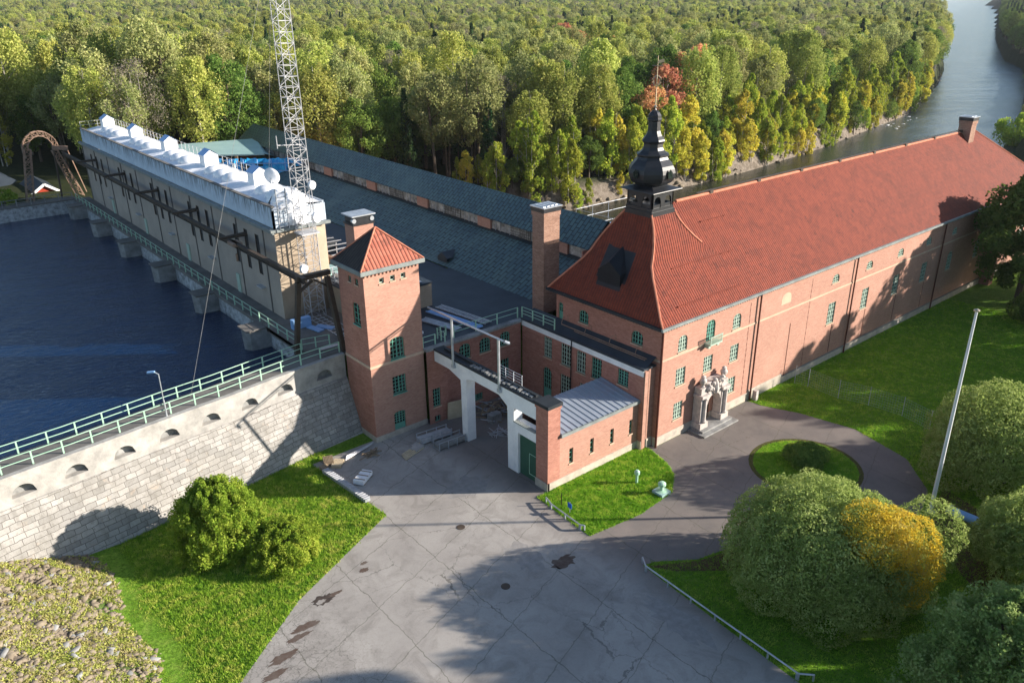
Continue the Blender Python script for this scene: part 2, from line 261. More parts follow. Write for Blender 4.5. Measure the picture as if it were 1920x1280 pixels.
# ------------------------------------------------------------------ object helpers
COL = SC.collection
def tag(o, label=None, cat=None, group=None, kind=None):
    for k, v in (('label', label), ('category', cat), ('group', group), ('kind', kind)):
        if v: o[k] = v
    return o
def thing(name, label, cat, loc=(0, 0, 0), group=None, rz=0):
    o = D.objects.new(name, None); COL.objects.link(o); o.location = loc; o.rotation_euler.z = rz; o.empty_display_size = .5
    return tag(o, label, cat, group)
class MB:
    def __init__(s): s.v = []; s.f = []
    def add(s, vs, fs):
        b = len(s.v); s.v += [tuple(p) for p in vs]; s.f += [tuple(i+b for i in q) for q in fs]; return s
    def box(s, x0, x1, y0, y1, z0, z1):
        return s.add([(x, y, z) for z in (z0, z1) for y in (y0, y1) for x in (x0, x1)], [(0, 2, 3, 1), (4, 5, 7, 6), (0, 1, 5, 4), (2, 6, 7, 3), (0, 4, 6, 2), (1, 3, 7, 5)])
    def poly(s, pts): return s.add(pts, [tuple(range(len(pts)))])
    def prism(s, pts, z0, z1):
        n = len(pts); a = [(p[0], p[1], z0 if not callable(z0) else z0(p)) for p in pts]; b = [(p[0], p[1], z1) for p in pts]
        return s.add(a+b, [tuple(range(n-1, -1, -1)), tuple(range(n, 2*n))]+[(i, (i+1) % n, n+(i+1) % n, n+i) for i in range(n)])
    def bar(s, p, q, w, h=None, up=(0, 0, 1)):
        p, q = Vector(p), Vector(q); h = h or w; d = (q-p).normalized(); up = Vector(up)
        if abs(d.dot(up)) > .98: up = Vector((0, 1, 0))
        a = d.cross(up).normalized()*w/2; b = a.cross(d).normalized()*h/2
        return s.add([p-a-b, p+a-b, p+a+b, p-a+b, q-a-b, q+a-b, q+a+b, q-a+b], [(3, 2, 1, 0), (4, 5, 6, 7), (0, 1, 5, 4), (1, 2, 6, 5), (2, 3, 7, 6), (3, 0, 4, 7)])
    def tube(s, pts, rs, n=8, cap=True):
        pts = [Vector(p) for p in pts]; rs = rs if isinstance(rs, (list, tuple)) else [rs]*len(pts); b = len(s.v); k = len(pts)
        for i, p in enumerate(pts):
            d = (pts[min(i+1, k-1)]-pts[max(i-1, 0)]).normalized(); a = d.cross(Vector((0, 0, 1)))
            if a.length < .05: a = Vector((1, 0, 0))
            a.normalize(); c = d.cross(a)
            s.v += [tuple(p+(a*math.cos(2*math.pi*j/n)+c*math.sin(2*math.pi*j/n))*rs[i]) for j in range(n)]
        for i in range(k-1):
            for j in range(n): s.f.append((b+i*n+j, b+i*n+(j+1) % n, b+(i+1)*n+(j+1) % n, b+(i+1)*n+j))
        if cap: s.f.append(tuple(b+j for j in range(n-1, -1, -1))); s.f.append(tuple(b+(k-1)*n+j for j in range(n)))
        return s
    def lathe(s, cx, cy, prof, n=16, rot=0, sx=1, sy=1):
        b = len(s.v)
        for z, r in prof: s.v += [(cx+sx*r*math.cos(rot+2*math.pi*j/n), cy+sy*r*math.sin(rot+2*math.pi*j/n), z) for j in range(n)]
        for i in range(len(prof)-1):
            for j in range(n): s.f.append((b+i*n+j, b+i*n+(j+1) % n, b+(i+1)*n+(j+1) % n, b+(i+1)*n+j))
        s.f.append(tuple(b+j for j in range(n-1, -1, -1))); s.f.append(tuple(b+(len(prof)-1)*n+j for j in range(n))); return s
    def build(s, name, m, parent=None, smooth=False, label=None, off=None):
        me = D.meshes.new(name)
        vs = s.v
        if parent is not None and off is None: off = world_loc(parent)
        if off is not None:
            o_ = Vector(off[:3]); a = off[3] if len(off) > 3 else 0
            R = Matrix.Rotation(-a, 3, 'Z'); vs = [tuple(R @ (Vector(v)-o_)) for v in vs]
        me.from_pydata(vs, [], s.f); me.update()
        if smooth: me.polygons.foreach_set('use_smooth', [True]*len(me.polygons))
        me.materials.append(M[m] if isinstance(m, str) else m)
        o = D.objects.new(name, me); COL.objects.link(o)
        if parent: o.parent = parent
        if label: o['label'] = label
        return o
def world_loc(o):
    x, y, z, a = 0, 0, 0, 0
    chain = []
    while o: chain.append(o); o = o.parent
    P = Vector((0, 0, 0)); a = 0
    for q in reversed(chain):
        P = P+Matrix.Rotation(a, 3, 'Z') @ q.location; a += q.rotation_euler.z
    return (P.x, P.y, P.z, a)
def struct(name, mb, m, kind='structure', smooth=False): o = mb.build(name, m, smooth=smooth); o['kind'] = kind; return o

class Plane:
    "a wall face: P(u, z, d) = point u along it, z up, d outwards"
    def __init__(s, o, ud, nd): s.o = Vector(o); s.u = Vector(ud); s.n = Vector(nd)
    def P(s, u, z, d=0): return s.o+s.u*u+s.n*d+Vector((0, 0, z))
    def boxp(s, mb, u0, u1, z0, z1, d0, d1):
        c = [s.P(u, z, d) for z in (z0, z1) for d in (d0, d1) for u in (u0, u1)]
        return mb.add(c, [(0, 2, 3, 1), (4, 5, 7, 6), (0, 1, 5, 4), (2, 6, 7, 3), (0, 4, 6, 2), (1, 3, 7, 5)])
def archz(u, u0, u1, z1, rise): t = (u-(u0+u1)/2)/((u1-u0)/2); return z1-rise*(1-math.sqrt(max(0, 1-t*t)))
def wall(parent, pl, u0, u1, z0, z1, ops, m='brick', depth=.22, name='wall'):
    mb = MB(); us = sorted({u0, u1}|{o[0] for o in ops}|{o[1] for o in ops}); zs = sorted({z0, z1}|{o[2] for o in ops}|{o[3] for o in ops})
    for a, b in zip(us, us[1:]):
        for c, d in zip(zs, zs[1:]):
            mu, mz = (a+b)/2, (c+d)/2
            if any(o[0] < mu < o[1] and o[2] < mz < o[3] for o in ops): continue
            mb.add([pl.P(a, c), pl.P(b, c), pl.P(b, d), pl.P(a, d)], [(0, 1, 2, 3)])
    for o in ops:
        a, b, c, d = o[:4]; rise = o[4] if len(o) > 4 else 0
        mb.add([pl.P(a, c), pl.P(b, c), pl.P(b, c, -depth), pl.P(a, c, -depth)], [(0, 1, 2, 3)])
        e = d-rise
        for q in (a, b): mb.add([pl.P(q, c), pl.P(q, e), pl.P(q, e, -depth), pl.P(q, c, -depth)], [(0, 1, 2, 3)])
        if not rise: mb.add([pl.P(a, d), pl.P(b, d), pl.P(b, d, -depth), pl.P(a, d, -depth)], [(0, 1, 2, 3)])
        else:
            N = 10; pu = [a+(b-a)*i/N for i in range(N+1)]; pz = [archz(q, a, b, d, rise) for q in pu]
            for i in range(N):
                mb.add([pl.P(pu[i], pz[i]), pl.P(pu[i+1], pz[i+1]), pl.P(pu[i+1], d), pl.P(pu[i], d)], [(0, 1, 2, 3)])
                mb.add([pl.P(pu[i], pz[i]), pl.P(pu[i+1], pz[i+1]), pl.P(pu[i+1], pz[i+1], -depth), pl.P(pu[i], pz[i], -depth)], [(0, 1, 2, 3)])
    return mb.build(name, m, parent)
def window(parent, pl, u0, u1, z0, z1, rise=0, nx=4, nz=5, fm='palegreen', gm='glass', sill='band', name='window', fw=.075, door=0, d=-.13, bar=.032):
    mb = MB(); pl.boxp(mb, u0+.005, u0+fw, z0, z1-rise, d-.05, d); pl.boxp(mb, u1-fw, u1-.005, z0, z1-rise, d-.05, d); pl.boxp(mb, u0+fw, u1-fw, z0, z0+fw, d-.05, d)
    if rise:
        N = 10
        for i in range(N):
            a = u0+(u1-u0)*i/N; b = u0+(u1-u0)*(i+1)/N; za, zb = archz(a, u0, u1, z1, rise), archz(b, u0, u1, z1, rise)
            mb.add([pl.P(a, za, d), pl.P(b, zb, d), pl.P(b, zb-fw*1.4, d), pl.P(a, za-fw*1.4, d)], [(0, 1, 2, 3)])
    else: pl.boxp(mb, u0+fw, u1-fw, z1-fw, z1, d-.05, d)
    for i in range(1, nx):
        u = u0+(u1-u0)*i/nx; wd = bar if (nx % 2 or i != nx//2) else .055; zt = archz(u, u0, u1, z1, rise)-.02 if rise else z1-fw
        pl.boxp(mb, u-wd, u+wd, z0+fw+door, zt, d-.045, d-.004)
    for i in range(1, nz):
        z = z0+door+(z1-z0-door)*i/nz
        if z > z1-rise and rise:
            pass
        hw = bar*.9; a, b = u0+fw, u1-fw
        if rise and z > z1-rise:
            k = math.sqrt(max(0, 1-((z-(z1-rise))/rise)**2))*(u1-u0)/2*.9; a, b = (u0+u1)/2-k, (u0+u1)/2+k
        pl.boxp(mb, a, b, z-hw, z+hw, d-.04, d-.008)
    if door: pl.boxp(mb, u0+fw, u1-fw, z0+fw, z0+door, d-.045, d-.01)
    f = mb.build(name, fm, parent)
    g = MB(); N = 10
    if rise: g.poly([pl.P(u0, z0, d-.06)]+[pl.P(u1, z0, d-.06)]+[pl.P(u1-(u1-u0)*i/N, archz(u1-(u1-u0)*i/N, u0, u1, z1, rise), d-.06) for i in range(N+1)])
    else: g.poly([pl.P(u0, z0, d-.06), pl.P(u1, z0, d-.06), pl.P(u1, z1, d-.06), pl.P(u0, z1, d-.06)])
    g.build('pane', gm, f)
    if sill: s_ = MB(); pl.boxp(s_, u0-.06, u1+.06, z0-.12, z0, -.1, .07); s_.build('sill', sill, f)
    return f
def railing(name, label, pts, h=1.05, sp=2.05, m='rail', rails=(.5, 1.0), r=.035, cat='railing', group=None, pw=.055, brace=False):
    t = thing(name, label, cat, pts[0], group); mb = MB(); pts = [Vector(p) for p in pts]
    for k in rails:
        for a, b in zip(pts, pts[1:]): mb.tube([a+Vector((0, 0, h*k)), b+Vector((0, 0, h*k))], r, 6)
    mb.build('handrail', m, t)
    L = sum((b-a).length for a, b in zip(pts, pts[1:])); n = max(1, round(L/sp)); out = []
    for i in range(n+1):
        q = L*i/n
        for a, b in zip(pts, pts[1:]):
            l = (b-a).length
            if q <= l+1e-4: out.append(a+(b-a)*(q/l)); break
            q -= l
    p0 = None
    for p in out:
        if p0 is None:
            z = MB().box(-pw, pw, -pw*.8, pw*.8, -.1, h); o = z.build('post', m, t, off=(0, 0, 0)); p0 = o
        else: o = p0.copy(); COL.objects.link(o); o.parent = t
        o.location = p-pts[0]
    return t
def pipe(parent, x, y, z0, z1, m='copper', r=.09, name='downpipe'): return MB().tube([(x, y, z0), (x, y, z1)], r, 8).build(name, m, parent)
def lattice(mb, p, q, w0, w1, n, r=.03, xd=(1, 0, 0), yd=(0, 1, 0)):
    p, q, xd, yd = Vector(p), Vector(q), Vector(xd), Vector(yd)
    def c(t, i): w = (w0+(w1-w0)*t)/2; sx, sy = ((-1, -1), (1, -1), (1, 1), (-1, 1))[i % 4]; return p+(q-p)*t+xd*w*sx+yd*w*sy
    for i in range(4): mb.tube([c(0, i), c(1, i)], r*1.6, 5, False)
    for k in range(n):
        t0, t1 = k/n, (k+1)/n
        for i in range(4):
            mb.bar(c(t0, i), c(t1, i+1) if k % 2 else c(t0, i), r*1.3) if False else None
            a, b = (c(t0, i), c(t1, i+1)) if (k+i) % 2 else (c(t0, i+1), c(t1, i)); mb.bar(a, b, r*1.5); mb.bar(c(t1, i), c(t1, i+1), r*1.5)
    return mb
# ------------------------------------------------------------------ red roofed hall
YH, XH, ZW = 13.5, 87.5, 11.75
hall = thing('brick_hall', 'long red brick hall with a red tiled roof and a black onion spire', 'building', (0, 0, 0))
S = Plane((0, 0, 0), (1, 0, 0), (0, -1, 0)); Wf = Plane((0, 0, 0), (0, 1, 0), (-1, 0, 0))
BAYS = [28.1, 35.32, 42.65, 49.9, 57.15, 65.5, 74.0, 81.2]
sw = [(2.32, 3.61, 1.9, 3.61, 0), (10.42, 11.76, 1.88, 3.57, 0), (2.3, 3.66, 5.38, 7.1, 0), (6.32, 7.68, 5.5, 7.12, 0), (10.42, 11.76, 5.37, 7.1, 0),
      (2.33, 3.6, 8.78, 10.32, .45), (6.33, 7.63, 8.72, 10.75, .5), (10.4, 11.69, 8.8, 10.32, .45)]
sw += [(b, b+1.5, 4.6, 7.08, .5 if b > 57 else 0) for b in BAYS]+[(b+.02, b+1.42, 9.42, 10.35, .45) for b in BAYS]
wall(hall, S, 0, XH, .9, ZW, sw+[(6.25, 7.95, .9, 3.2, .8)])
for i, o in enumerate(sw):
    bal = i == 6; big = i >= 8
    window(hall, S, *o[:4], o[4], 4, 5 if o[3]-o[2] > 1.9 else (3 if o[3]-o[2] < 1.2 else 4), fm='green' if bal else 'palegreen', gm='glass' if big and i > 9 else 'fog', d=-.07)
mb = MB(); S.boxp(mb, 6.1, 7.9, 8.55, 8.68, 0, .75); S.boxp(mb, 6.2, 6.5, 8.2, 8.55, 0, .5); S.boxp(mb, 7.5, 7.8, 8.2, 8.55, 0, .5)
for u in (6.15, 7.85): S.boxp(mb, u-.03, u+.03, 8.68, 9.4, .68, .74)
for q in range(13): S.boxp(mb, 6.2+q*.13, 6.23+q*.13, 8.68, 9.35, .69, .73)
S.boxp(mb, 6.1, 7.9, 9.35, 9.42, .66, .76); mb.build('balcony', 'palegreen', hall)
mb = MB(); S.boxp(mb, -.06, 6.25, -.6, .9, -.3, .06); S.boxp(mb, 7.95, 14.2, -.6, .9, -.3, .06); S.boxp(mb, 14.2, 20.2, -.6, 1.15, -.3, .06); S.boxp(mb, 20.2, XH, -.6, .75, -.3, .07); mb.build('plinth', 'plinth', hall)
mb = MB(); S.boxp(mb, -.05, XH, 8.46, 8.66, -.02, .05); Wf.boxp(mb, 0, YH, 8.46, 8.66, -.02, .05); mb.build('string_course', 'band', hall)
mb = MB()
for i in range(int(XH/.36)): S.boxp(mb, .1+i*.36, .28+i*.36, 11.28, 11.5, 0, .09)
for i in range(int(YH/.36)): Wf.boxp(mb, .1+i*.36, .28+i*.36, 11.28, 11.5, 0, .09)
S.boxp(mb, -.1, XH, 11.5, 11.78, 0, .14); Wf.boxp(mb, 0, YH, 11.5, 11.78, 0, .141); mb.build('dentil_cornice', 'brick', hall)
fw_ = [(2.14, 3.51, 9.35, 10.63, .45), (9.02, 10.33, 9.35, 10.66, .45), (12.55, 13.2, 8.75, 10.6, .25)]
wall(hall, Wf, 0, YH, 0, ZW, fw_, 'brick_old')
for o in fw_[:2]: window(hall, Wf, *o[:4], o[4], 4, 3, fm='green')
window(hall, Wf, *fw_[2][:4], fw_[2][4], 2, 2, fm='green', name='door', door=.9)
Nf = Plane((0, YH, 0), (1, 0, 0), (0, 1, 0)); wall(hall, Nf, 0, XH, -4, ZW, [(b, b+1.5, 4.6, 7.1, 0) for b in BAYS], 'brick_old')
for b in BAYS: window(hall, Nf, b, b+1.5, 4.6, 7.1, 0, 4, 5)
mb = MB(); mb.poly([(XH, 0, -4), (XH, YH, -4), (XH, YH, 11.7), (XH, 0, 11.7)]); mb.poly([(0, 0, 11.7), (XH, 0, 11.7), (XH, YH, 11.7), (0, YH, 11.7)]); mb.build('end_wall', 'brick_old', hall)
mb = MB(); S.boxp(mb, 69.6, 70.9, -.5, 7.4, 0, 1.4); mb.build('buttress', 'brick_old', hall)
# main roof
YR, ZR, Z0, OV = YH/2, 20.3, 12.0, .55
def yroof(z): return -OV+(z-Z0)*(YR+OV)/(ZR-Z0)
mb = MB()
for a, b in ((-OV, -1), (YH+OV, 1)):
    mb.add([(3.2, a, Z0), (XH+.55, a, Z0), (74.5, YR, ZR), (3.2, YR, ZR)], [(0, 1, 2, 3)])
mb.add([(XH+.55, -OV, Z0), (XH+.55, YH+OV, Z0), (74.5, YR, ZR)], [(0, 1, 2)]); mb.build('roof', 'tile', hall)
mb = MB()
LV = [(12.0, -.66), (12.6, -.42), (13.4, .05), (14.4, .62), (15.4, 1.18), (16.3, 1.62), (17.1, 2.02), (17.9, 2.38), (18.7, 2.70), (19.4, 2.92), (20.0, 3.05), (20.35, 3.1)]
def y0f(z):
    yl = yroof(z)-.03
    if z <= 16: return yl
    t = (z-16)/(20.35-16); return (yroof(16)-.03)*(1-t)+4.62*t-(.28*t*(1-t)*1.6)
def x1f(z): return 6.2+max(0, (20.35-z))**1.55*.42+.0
rings = []
for z, x0 in LV:
    y0 = y0f(z); y1 = 2*YR-y0-1.15*max(0, (z-16)/4.35)**2; x1 = min(11.5, x1f(z)); rings.append([(x0, y0, z), (x1, y0, z), (x1, y1, z), (x0, y1, z)])
for a, b in zip(rings, rings[1:]):
    mb.add(a+b, [(0, 1, 5, 4), (2, 3, 7, 6), (3, 0, 4, 7)]+([(1, 2, 6, 5)] if a[0][2] > 16.5 else []))
mb.build('hipped_roof_end', 'tile', hall)
mb = MB(); mb.tube([r[0] for r in rings], .11, 6); mb.tube([r[3] for r in rings], .11, 6); mb.tube([r[1] for r in rings if r[0][2] > 16.6], .10, 6)
mb.tube([(9, YR, ZR+.02), (74.5, YR, ZR+.02)], .16, 6); mb.tube([(XH+.55, -OV, Z0+.05), (74.5, YR, ZR+.03)], .11, 5); mb.tube([(XH+.55, YH+OV, Z0+.05), (74.5, YR, ZR+.03)], .11, 5); mb.build('ridge_tiles', stained('clay ridge tiles', (.60, .24, .15), (.45, .16, .10), 2), hall)
mb = MB(); mb.box(-.82, XH+.6, -.72, -.5, 11.78, 12.04); mb.box(-.82, XH+.6, -.5, 0, 11.78, 11.85); mb.box(-.8, XH+.5, YH+.5, YH+.72, 11.78, 12.04); g = mb.build('gutter', 'gutter', hall)
mb = MB(); mb.box(-.86, -.62, -.5, YH+.7, 11.78, 12.05); mb.box(-.62, 0, -.5, YH+.5, 11.78, 11.86); mb.build('eaves_gutter', 'roofblack', hall)
for x in (14.42, 32.7, 54.35): pipe(hall, x, -.22, 0, 11.8)
pipe(hall, -.12, -.2, 0, 11.8, 'copper', .10)
for x in (13.1, 24.0):
    mb = MB()
    for k in range(17): S.boxp(mb, x-.035, x+.035, 1.0+k*.6, 1.32+k*.6, 0, .012)
    S.boxp(mb, x-.012, x+.012, 1.0, 10.92, 0, .009); mb.build('toothed_joint', 'copper', hall)
for x, z in ((20.7, 6.8), (29.4, 4.4), (36.7, 4.4), (44.0, 4.4), (51.3, 4.4)): mb = MB(); S.boxp(mb, x-.03, x+.03, 1.0 if x > 21 else .2, z, 0, .03); mb.build('thin_pipe', 'copper', hall)
mb = MB(); N = 12   # blocked up arched opening
pts = [S.P(18.45, 9.3, .015), S.P(20.2, 9.3, .015)]+[S.P(20.2-1.75*i/N, archz(20.2-1.75*i/N, 18.45, 20.2, 10.5, .6), .015) for i in range(N+1)]
mb.poly(pts); mb.build('blind_arch', 'band', hall)
# snow rails and ridge walkway
for k, (xa, xb, z) in enumerate(((2.2, 11.4, 13.0), (3.9, 13, 15.6), (10.7, 14.5, 18.3))):
    y = yroof(z); mb = MB(); mb.tube([(xa, y-.06, z+.14), (xb, y-.06, z+.14)], .045, 5)
    for i in range(int((xb-xa)/1.2)+1): mb.bar((xa+i*1.2, y, z-.02), (xa+i*1.2, y-.06, z+.16), .04)
    mb.build('snow_rail', 'tile', hall)
mb = MB(); mb.box(12, 70, YR-.16, YR+.16, ZR+.32, ZR+.36)
for i in range(8): mb.box(14+i*8, 14.5+i*8, YR-.2, YR+.2, ZR, ZR+.33)
mb.build('ridge_walkway', 'darkbrown', hall)
mb = MB()   # dark roof dormer
zA, zB = 14.0, 17.2; xa, xb = .42, 2.1
for y0, y1 in ((5.5, 8.3),):
    P = lambda x, y, z: (x, y, z)
    mb.add([(.30, y0, zA), (.30, y1, zA), (.30, y1, 15.1), (.30, (y0+y1)/2, 16.1), (.30, y0, 15.1), (2.35, y0, 15.6), (2.35, y1, 15.6), (2.35, (y0+y1)/2, 17.4)],
           [(0, 1, 2, 3, 4), (4, 3, 7, 5), (2, 6, 7, 3), (0, 4, 5), (1, 6, 2)])
    mb.add([(-.0, y0-.1, 13.2), (-.0, y1+.1, 13.2), (.36, y1+.1, 14.05), (.36, y0-.1, 14.05)], [(0, 1, 2, 3)]); mb.add([(.55, y0-.4, 14.3), (.5, y1+.4, 14.3), (2.26, y1+.3, 17.55), (2.26, y0-.3, 17.55)], [(0, 1, 2, 3)])
mb.build('dormer', 'dormer', hall)
# portal
po = MB()
for u0, u1 in ((5.05, 6.2), (8.2, 9.35)):
    S.boxp(po, u0, u1, 0, .95, .07, 1.2); S.boxp(po, u0+.12, u1-.12, .95, 3.55, .07, 1.0); S.boxp(po, u0, u1, 3.55, 3.85, .07, 1.2); S.boxp(po, u0+.15, u1-.15, 3.85, 4.5, .07, .9)
for c_ in (5.62, 8.78): po.lathe(c_, -1.08, [(.95, .2), (1.1, .26), (1.2, .19), (3.3, .17), (3.5, .25), (3.6, .2)], 10)
a0, a1 = 6.2, 8.2; N = 14
for i in range(N):
    u, u2 = a0+(a1-a0)*i/N, a0+(a1-a0)*(i+1)/N; z, z2 = archz(u, a0, a1, 3.5, .95), archz(u2, a0, a1, 3.5, .95)
    for d in (.07, .95): po.add([S.P(u, z, d), S.P(u2, z2, d), S.P(u2, 4.2, d), S.P(u, 4.2, d)], [(0, 1, 2, 3)])
    po.add([S.P(u, z, .07), S.P(u2, z2, .07), S.P(u2, z2, .95), S.P(u, z, .95)], [(0, 1, 2, 3)]); po.add([S.P(u, 4.2, .07), S.P(u2, 4.2, .07), S.P(u2, 4.2, .95), S.P(u, 4.2, .95)], [(0, 1, 2, 3)])
S.boxp(po, 6.0, 8.4, 4.2, 4.9, .08, .9)
por = po.build('stone_portal', 'stone', hall)
po = MB(); random.seed(4)
for c_, zz in ((5.62, 4.6), (8.78, 4.6)):   # vases and carved scrolls on the portal
    po.lathe(c_, -.65, [(zz, .22), (zz+.12, .14), (zz+.35, .3), (zz+.65, .36), (zz+.9, .2), (zz+1.0, .26), (zz+1.15, .08)], 12)
for k in range(26):
    u = 6.1+random.random()*2.2; z = 4.0+random.random()*1.1; r = .1+random.random()*.14; po.lathe(u, -.92-random.random()*.12, [(z-r, .02), (z-r*.6, r*.8), (z, r), (z+r*.6, r*.8), (z+r, .02)], 7)
po.lathe(7.2, -.98, [(3.45, .05), (3.7, .3), (4.1, .36), (4.6, .3), (5.0, .08)], 10); po.build('carving', 'stone', por)
mb = MB(); S.boxp(mb, 4.6, 9.9, -.2, .16, .06, 2.1); S.boxp(mb, 4.95, 9.5, .16, .34, .06, 1.6); mb.build('entrance_steps', 'concrete', por)
mb = MB(); mb.poly([S.P(6.25, .3, -.21), S.P(7.95, .3, -.21), S.P(7.95, 3.2, -.21), S.P(6.25, 3.2, -.21)]); S.boxp(mb, 6.3, 7.05, .35, 2.8, -.2, -.12); S.boxp(mb, 7.15, 7.9, .35, 2.8, -.2, -.12); mb.build('entrance_door', 'darkbrown', hall)
# lantern with onion spire
cx, cy = 4.58, 6.17; hx, hy = 1.42, 1.5
lan = MB(); lan.box(cx-hx-.14, cx+hx+.14, cy-hy-.14, cy+hy+.14, 20.1, 20.55); lan.box(cx-hx-.05, cx+hx+.05, cy-hy-.05, cy+hy+.05, 20.55, 20.85)
def arc_side(P, L, n, z0, z1):
    wd = L/n; g = .26
    for i in range(n):
        a = -L/2+i*wd; 
        for u0, u1 in ((a, a+g), (a+wd-g, a+wd)): P.boxp(lan, u0, u1, z0, z1, -.16, 0)
        N = 8; b0, b1 = a+g, a+wd-g; top = z1-.3
        for k in range(N):
            u, v = b0+(b1-b0)*k/N, b0+(b1-b0)*(k+1)/N; q = archz(u, b0, b1, top, (b1-b0)/2); q2 = archz(v, b0, b1, top, (b1-b0)/2)
            lan.add([P.P(u, q, 0), P.P(v, q2, 0), P.P(v, z1, 0), P.P(u, z1, 0)], [(0, 1, 2, 3)]); lan.add([P.P(u, q, 0), P.P(v, q2, 0), P.P(v, q2, -.16), P.P(u, q, -.16)], [(0, 1, 2, 3)])
        P.boxp(lan, b0, b1, z0, z0+.3, -.14, -.05)
for P, L, n in ((Plane((cx, cy-hy, 0), (1, 0, 0), (0, -1, 0)), 2*hx, 2), (Plane((cx, cy+hy, 0), (1, 0, 0), (0, 1, 0)), 2*hx, 2), (Plane((cx-hx, cy, 0), (0, 1, 0), (-1, 0, 0)), 2*hy, 2), (Plane((cx+hx, cy, 0), (0, 1, 0), (1, 0, 0)), 2*hy, 2)):
    arc_side(P, L, n, 20.85, 22.15)
lan.box(cx-hx-.1, cx+hx+.1, cy-hy-.1, cy+hy+.1, 22.15, 22.35)
def sqring(h, k, z): return [(cx-hx*k-h, cy-hy*k-h, z), (cx+hx*k+h, cy-hy*k-h, z), (cx+hx*k+h, cy+hy*k+h, z), (cx-hx*k-h, cy+hy*k+h, z)]
rr = [sqring(.55, 1, 22.33), sqring(.53, 1, 22.39), sqring(.15, .95, 22.48), sqring(0, .8, 22.6), sqring(0, .6, 22.8)]
for a, b in zip(rr, rr[1:]): lan.add(a+b, [(i, (i+1) % 4, 4+(i+1) % 4, 4+i) for i in range(4)])
lan.add(rr[0], [(3, 2, 1, 0)])
sp = lan.build('lantern', 'black', hall)
mb = MB(); prof = [(22.5, .95), (22.68, 1.12), (22.8, 1.48), (22.98, 1.82), (23.2, 2.04), (23.5, 2.17), (23.85, 2.2), (24.2, 2.12), (24.5, 1.94), (24.75, 1.7), (24.98, 1.48), (25.2, 1.38), (25.32, 1.5), (25.42, 1.5), (25.5, 1.3), (25.75, 1.02), (26.0, .9), (26.3, .88), (26.42, 1.0), (26.55, 1.06), (26.68, 1.0), (26.95, .78), (27.2, .64), (27.4, .58), (28.2, .56), (28.3, .66), (28.42, .66), (28.5, .6), (28.7, .6), (28.95, .42), (29.15, .12), (29.3, .06)]
mb.lathe(cx, cy, prof, 8, math.pi/8); mb.build('onion_dome', 'black', sp)
mb = MB(); mb.tube([(cx, cy, 29.2), (cx, cy, 33.6)], [.06, .02], 6); mb.lathe(cx, cy, [(29.3, .05), (29.42, .16), (29.55, .05)], 8)
for k in range(8):
    a = k*math.pi/4
    mb.tube([(cx, cy, 31.0), (cx+.32*math.cos(a), cy+.32*math.sin(a), 31.35), (cx+.38*math.cos(a), cy+.38*math.sin(a), 31.75), (cx+.1*math.cos(a), cy+.1*math.sin(a), 32.0)], .022, 4)
mb.tube([(cx-.3, cy+.36, 32.8), (cx+.3, cy-.36, 32.8)], .03, 4); mb.add([(cx, cy, 32.95), (cx+.35, cy-.45, 33.1), (cx+.3, cy-.4, 33.35), (cx, cy, 33.2)], [(0, 1, 2, 3)]); mb.build('finial', 'gold', sp)
mb = MB()
for ang, dz in ((math.pi*1.25, 0), (math.pi*1.75, 0)):
    for s in (-1, 1):
        pass
for (dx, dy, n_) in ((-2.02, -.0, (-1, 0)), (0, -2.04, (0, -1))):
    P = Plane((cx+dx, cy+dy, 0), (0, 1, 0) if dx else (1, 0, 0), (n_[0], n_[1], 0)); mb.add([P.P(-.3, 23.5, .16), P.P(.3, 23.5, .16), P.P(.3, 24.0, .12), P.P(0, 24.3, .08), P.P(-.3, 24.0, .12)], [(0, 1, 2, 3, 4)])
    pass
mb.build('dome_hatch', 'glass', sp)
# chimneys
def chimney(parent, x0, x1, y0, y1, z0, z1, cap='black', top='zinc', m='brick_dark'):
    mb = MB(); mb.box(x0, x1, y0, y1, z0, z1-.5); mb.box(x0-.08, x1+.08, y0-.08, y1+.08, z1-.95, z1-.5); ch = mb.build('chimney', m, parent)
    mb = MB(); mb.box(x0-.12, x1+.12, y0-.12, y1+.12, z1-.5, z1-.05); mb.build('chimney_cap', cap, ch)
    mb = MB(); mb.box(x0-.2, x1+.2, y0-.2, y1+.2, z1-.05, z1+.04); n = 4
    for i in range(n): a = x0+(x1-x0)*(i+.2)/n; mb.box(a, a+(x1-x0)/n*.55, y0+.2, y1-.2, z1+.04, z1+.1)
    mb.build('cover_plate', top, ch); return ch
chimney(hall, 1.41, 3.55, 17.0, 18.75, 7.8, 19.0)
chimney(hall, 70.6, 72.2, YR-1.2, YR+.5, 18.5, 22.4)

# ------------------------------------------------------------------ courtyard wing in front of the hall
wing = thing('brick_wing', 'two storey brick wing with a white fascia under the onion spire', 'building', (-1.5, .5, 0))
WP = Plane((-1.5, 0, 0), (0, 1, 0), (-1, 0, 0))
wo = [(12.5, 13.7, 5.0, 7.2, 0), (9.8, 11.2, 5.0, 7.25, 0), (7.75, 9.0, 4.95, 7.2, 0), (5.65, 6.95, 5.05, 7.2, 0), (2.3, 3.6, 5.65, 7.2, 0), (12.5, 13.75, .35, 3.9, .5), (9.8, 11.2, 1.75, 3.95, 0), (7.3, 8.5, 1.75, 3.95, 0)]
wall(wing, WP, .5, 17.0, 0, 7.45, wo, 'brick_old')
for i, o in enumerate(wo): window(wing, WP, *o[:4], o[4], 4, 5, door=1.2 if i == 5 else 0, fm='green' if i in (3, 4, 5) else 'palegreen', name='door' if i == 5 else 'window')
mb = MB(); mb.poly([(-1.5, .5, 0), (0, .5, 0), (0, .5, 7.95), (-1.5, .5, 7.95)]); mb.build('wall', 'brick', wing)
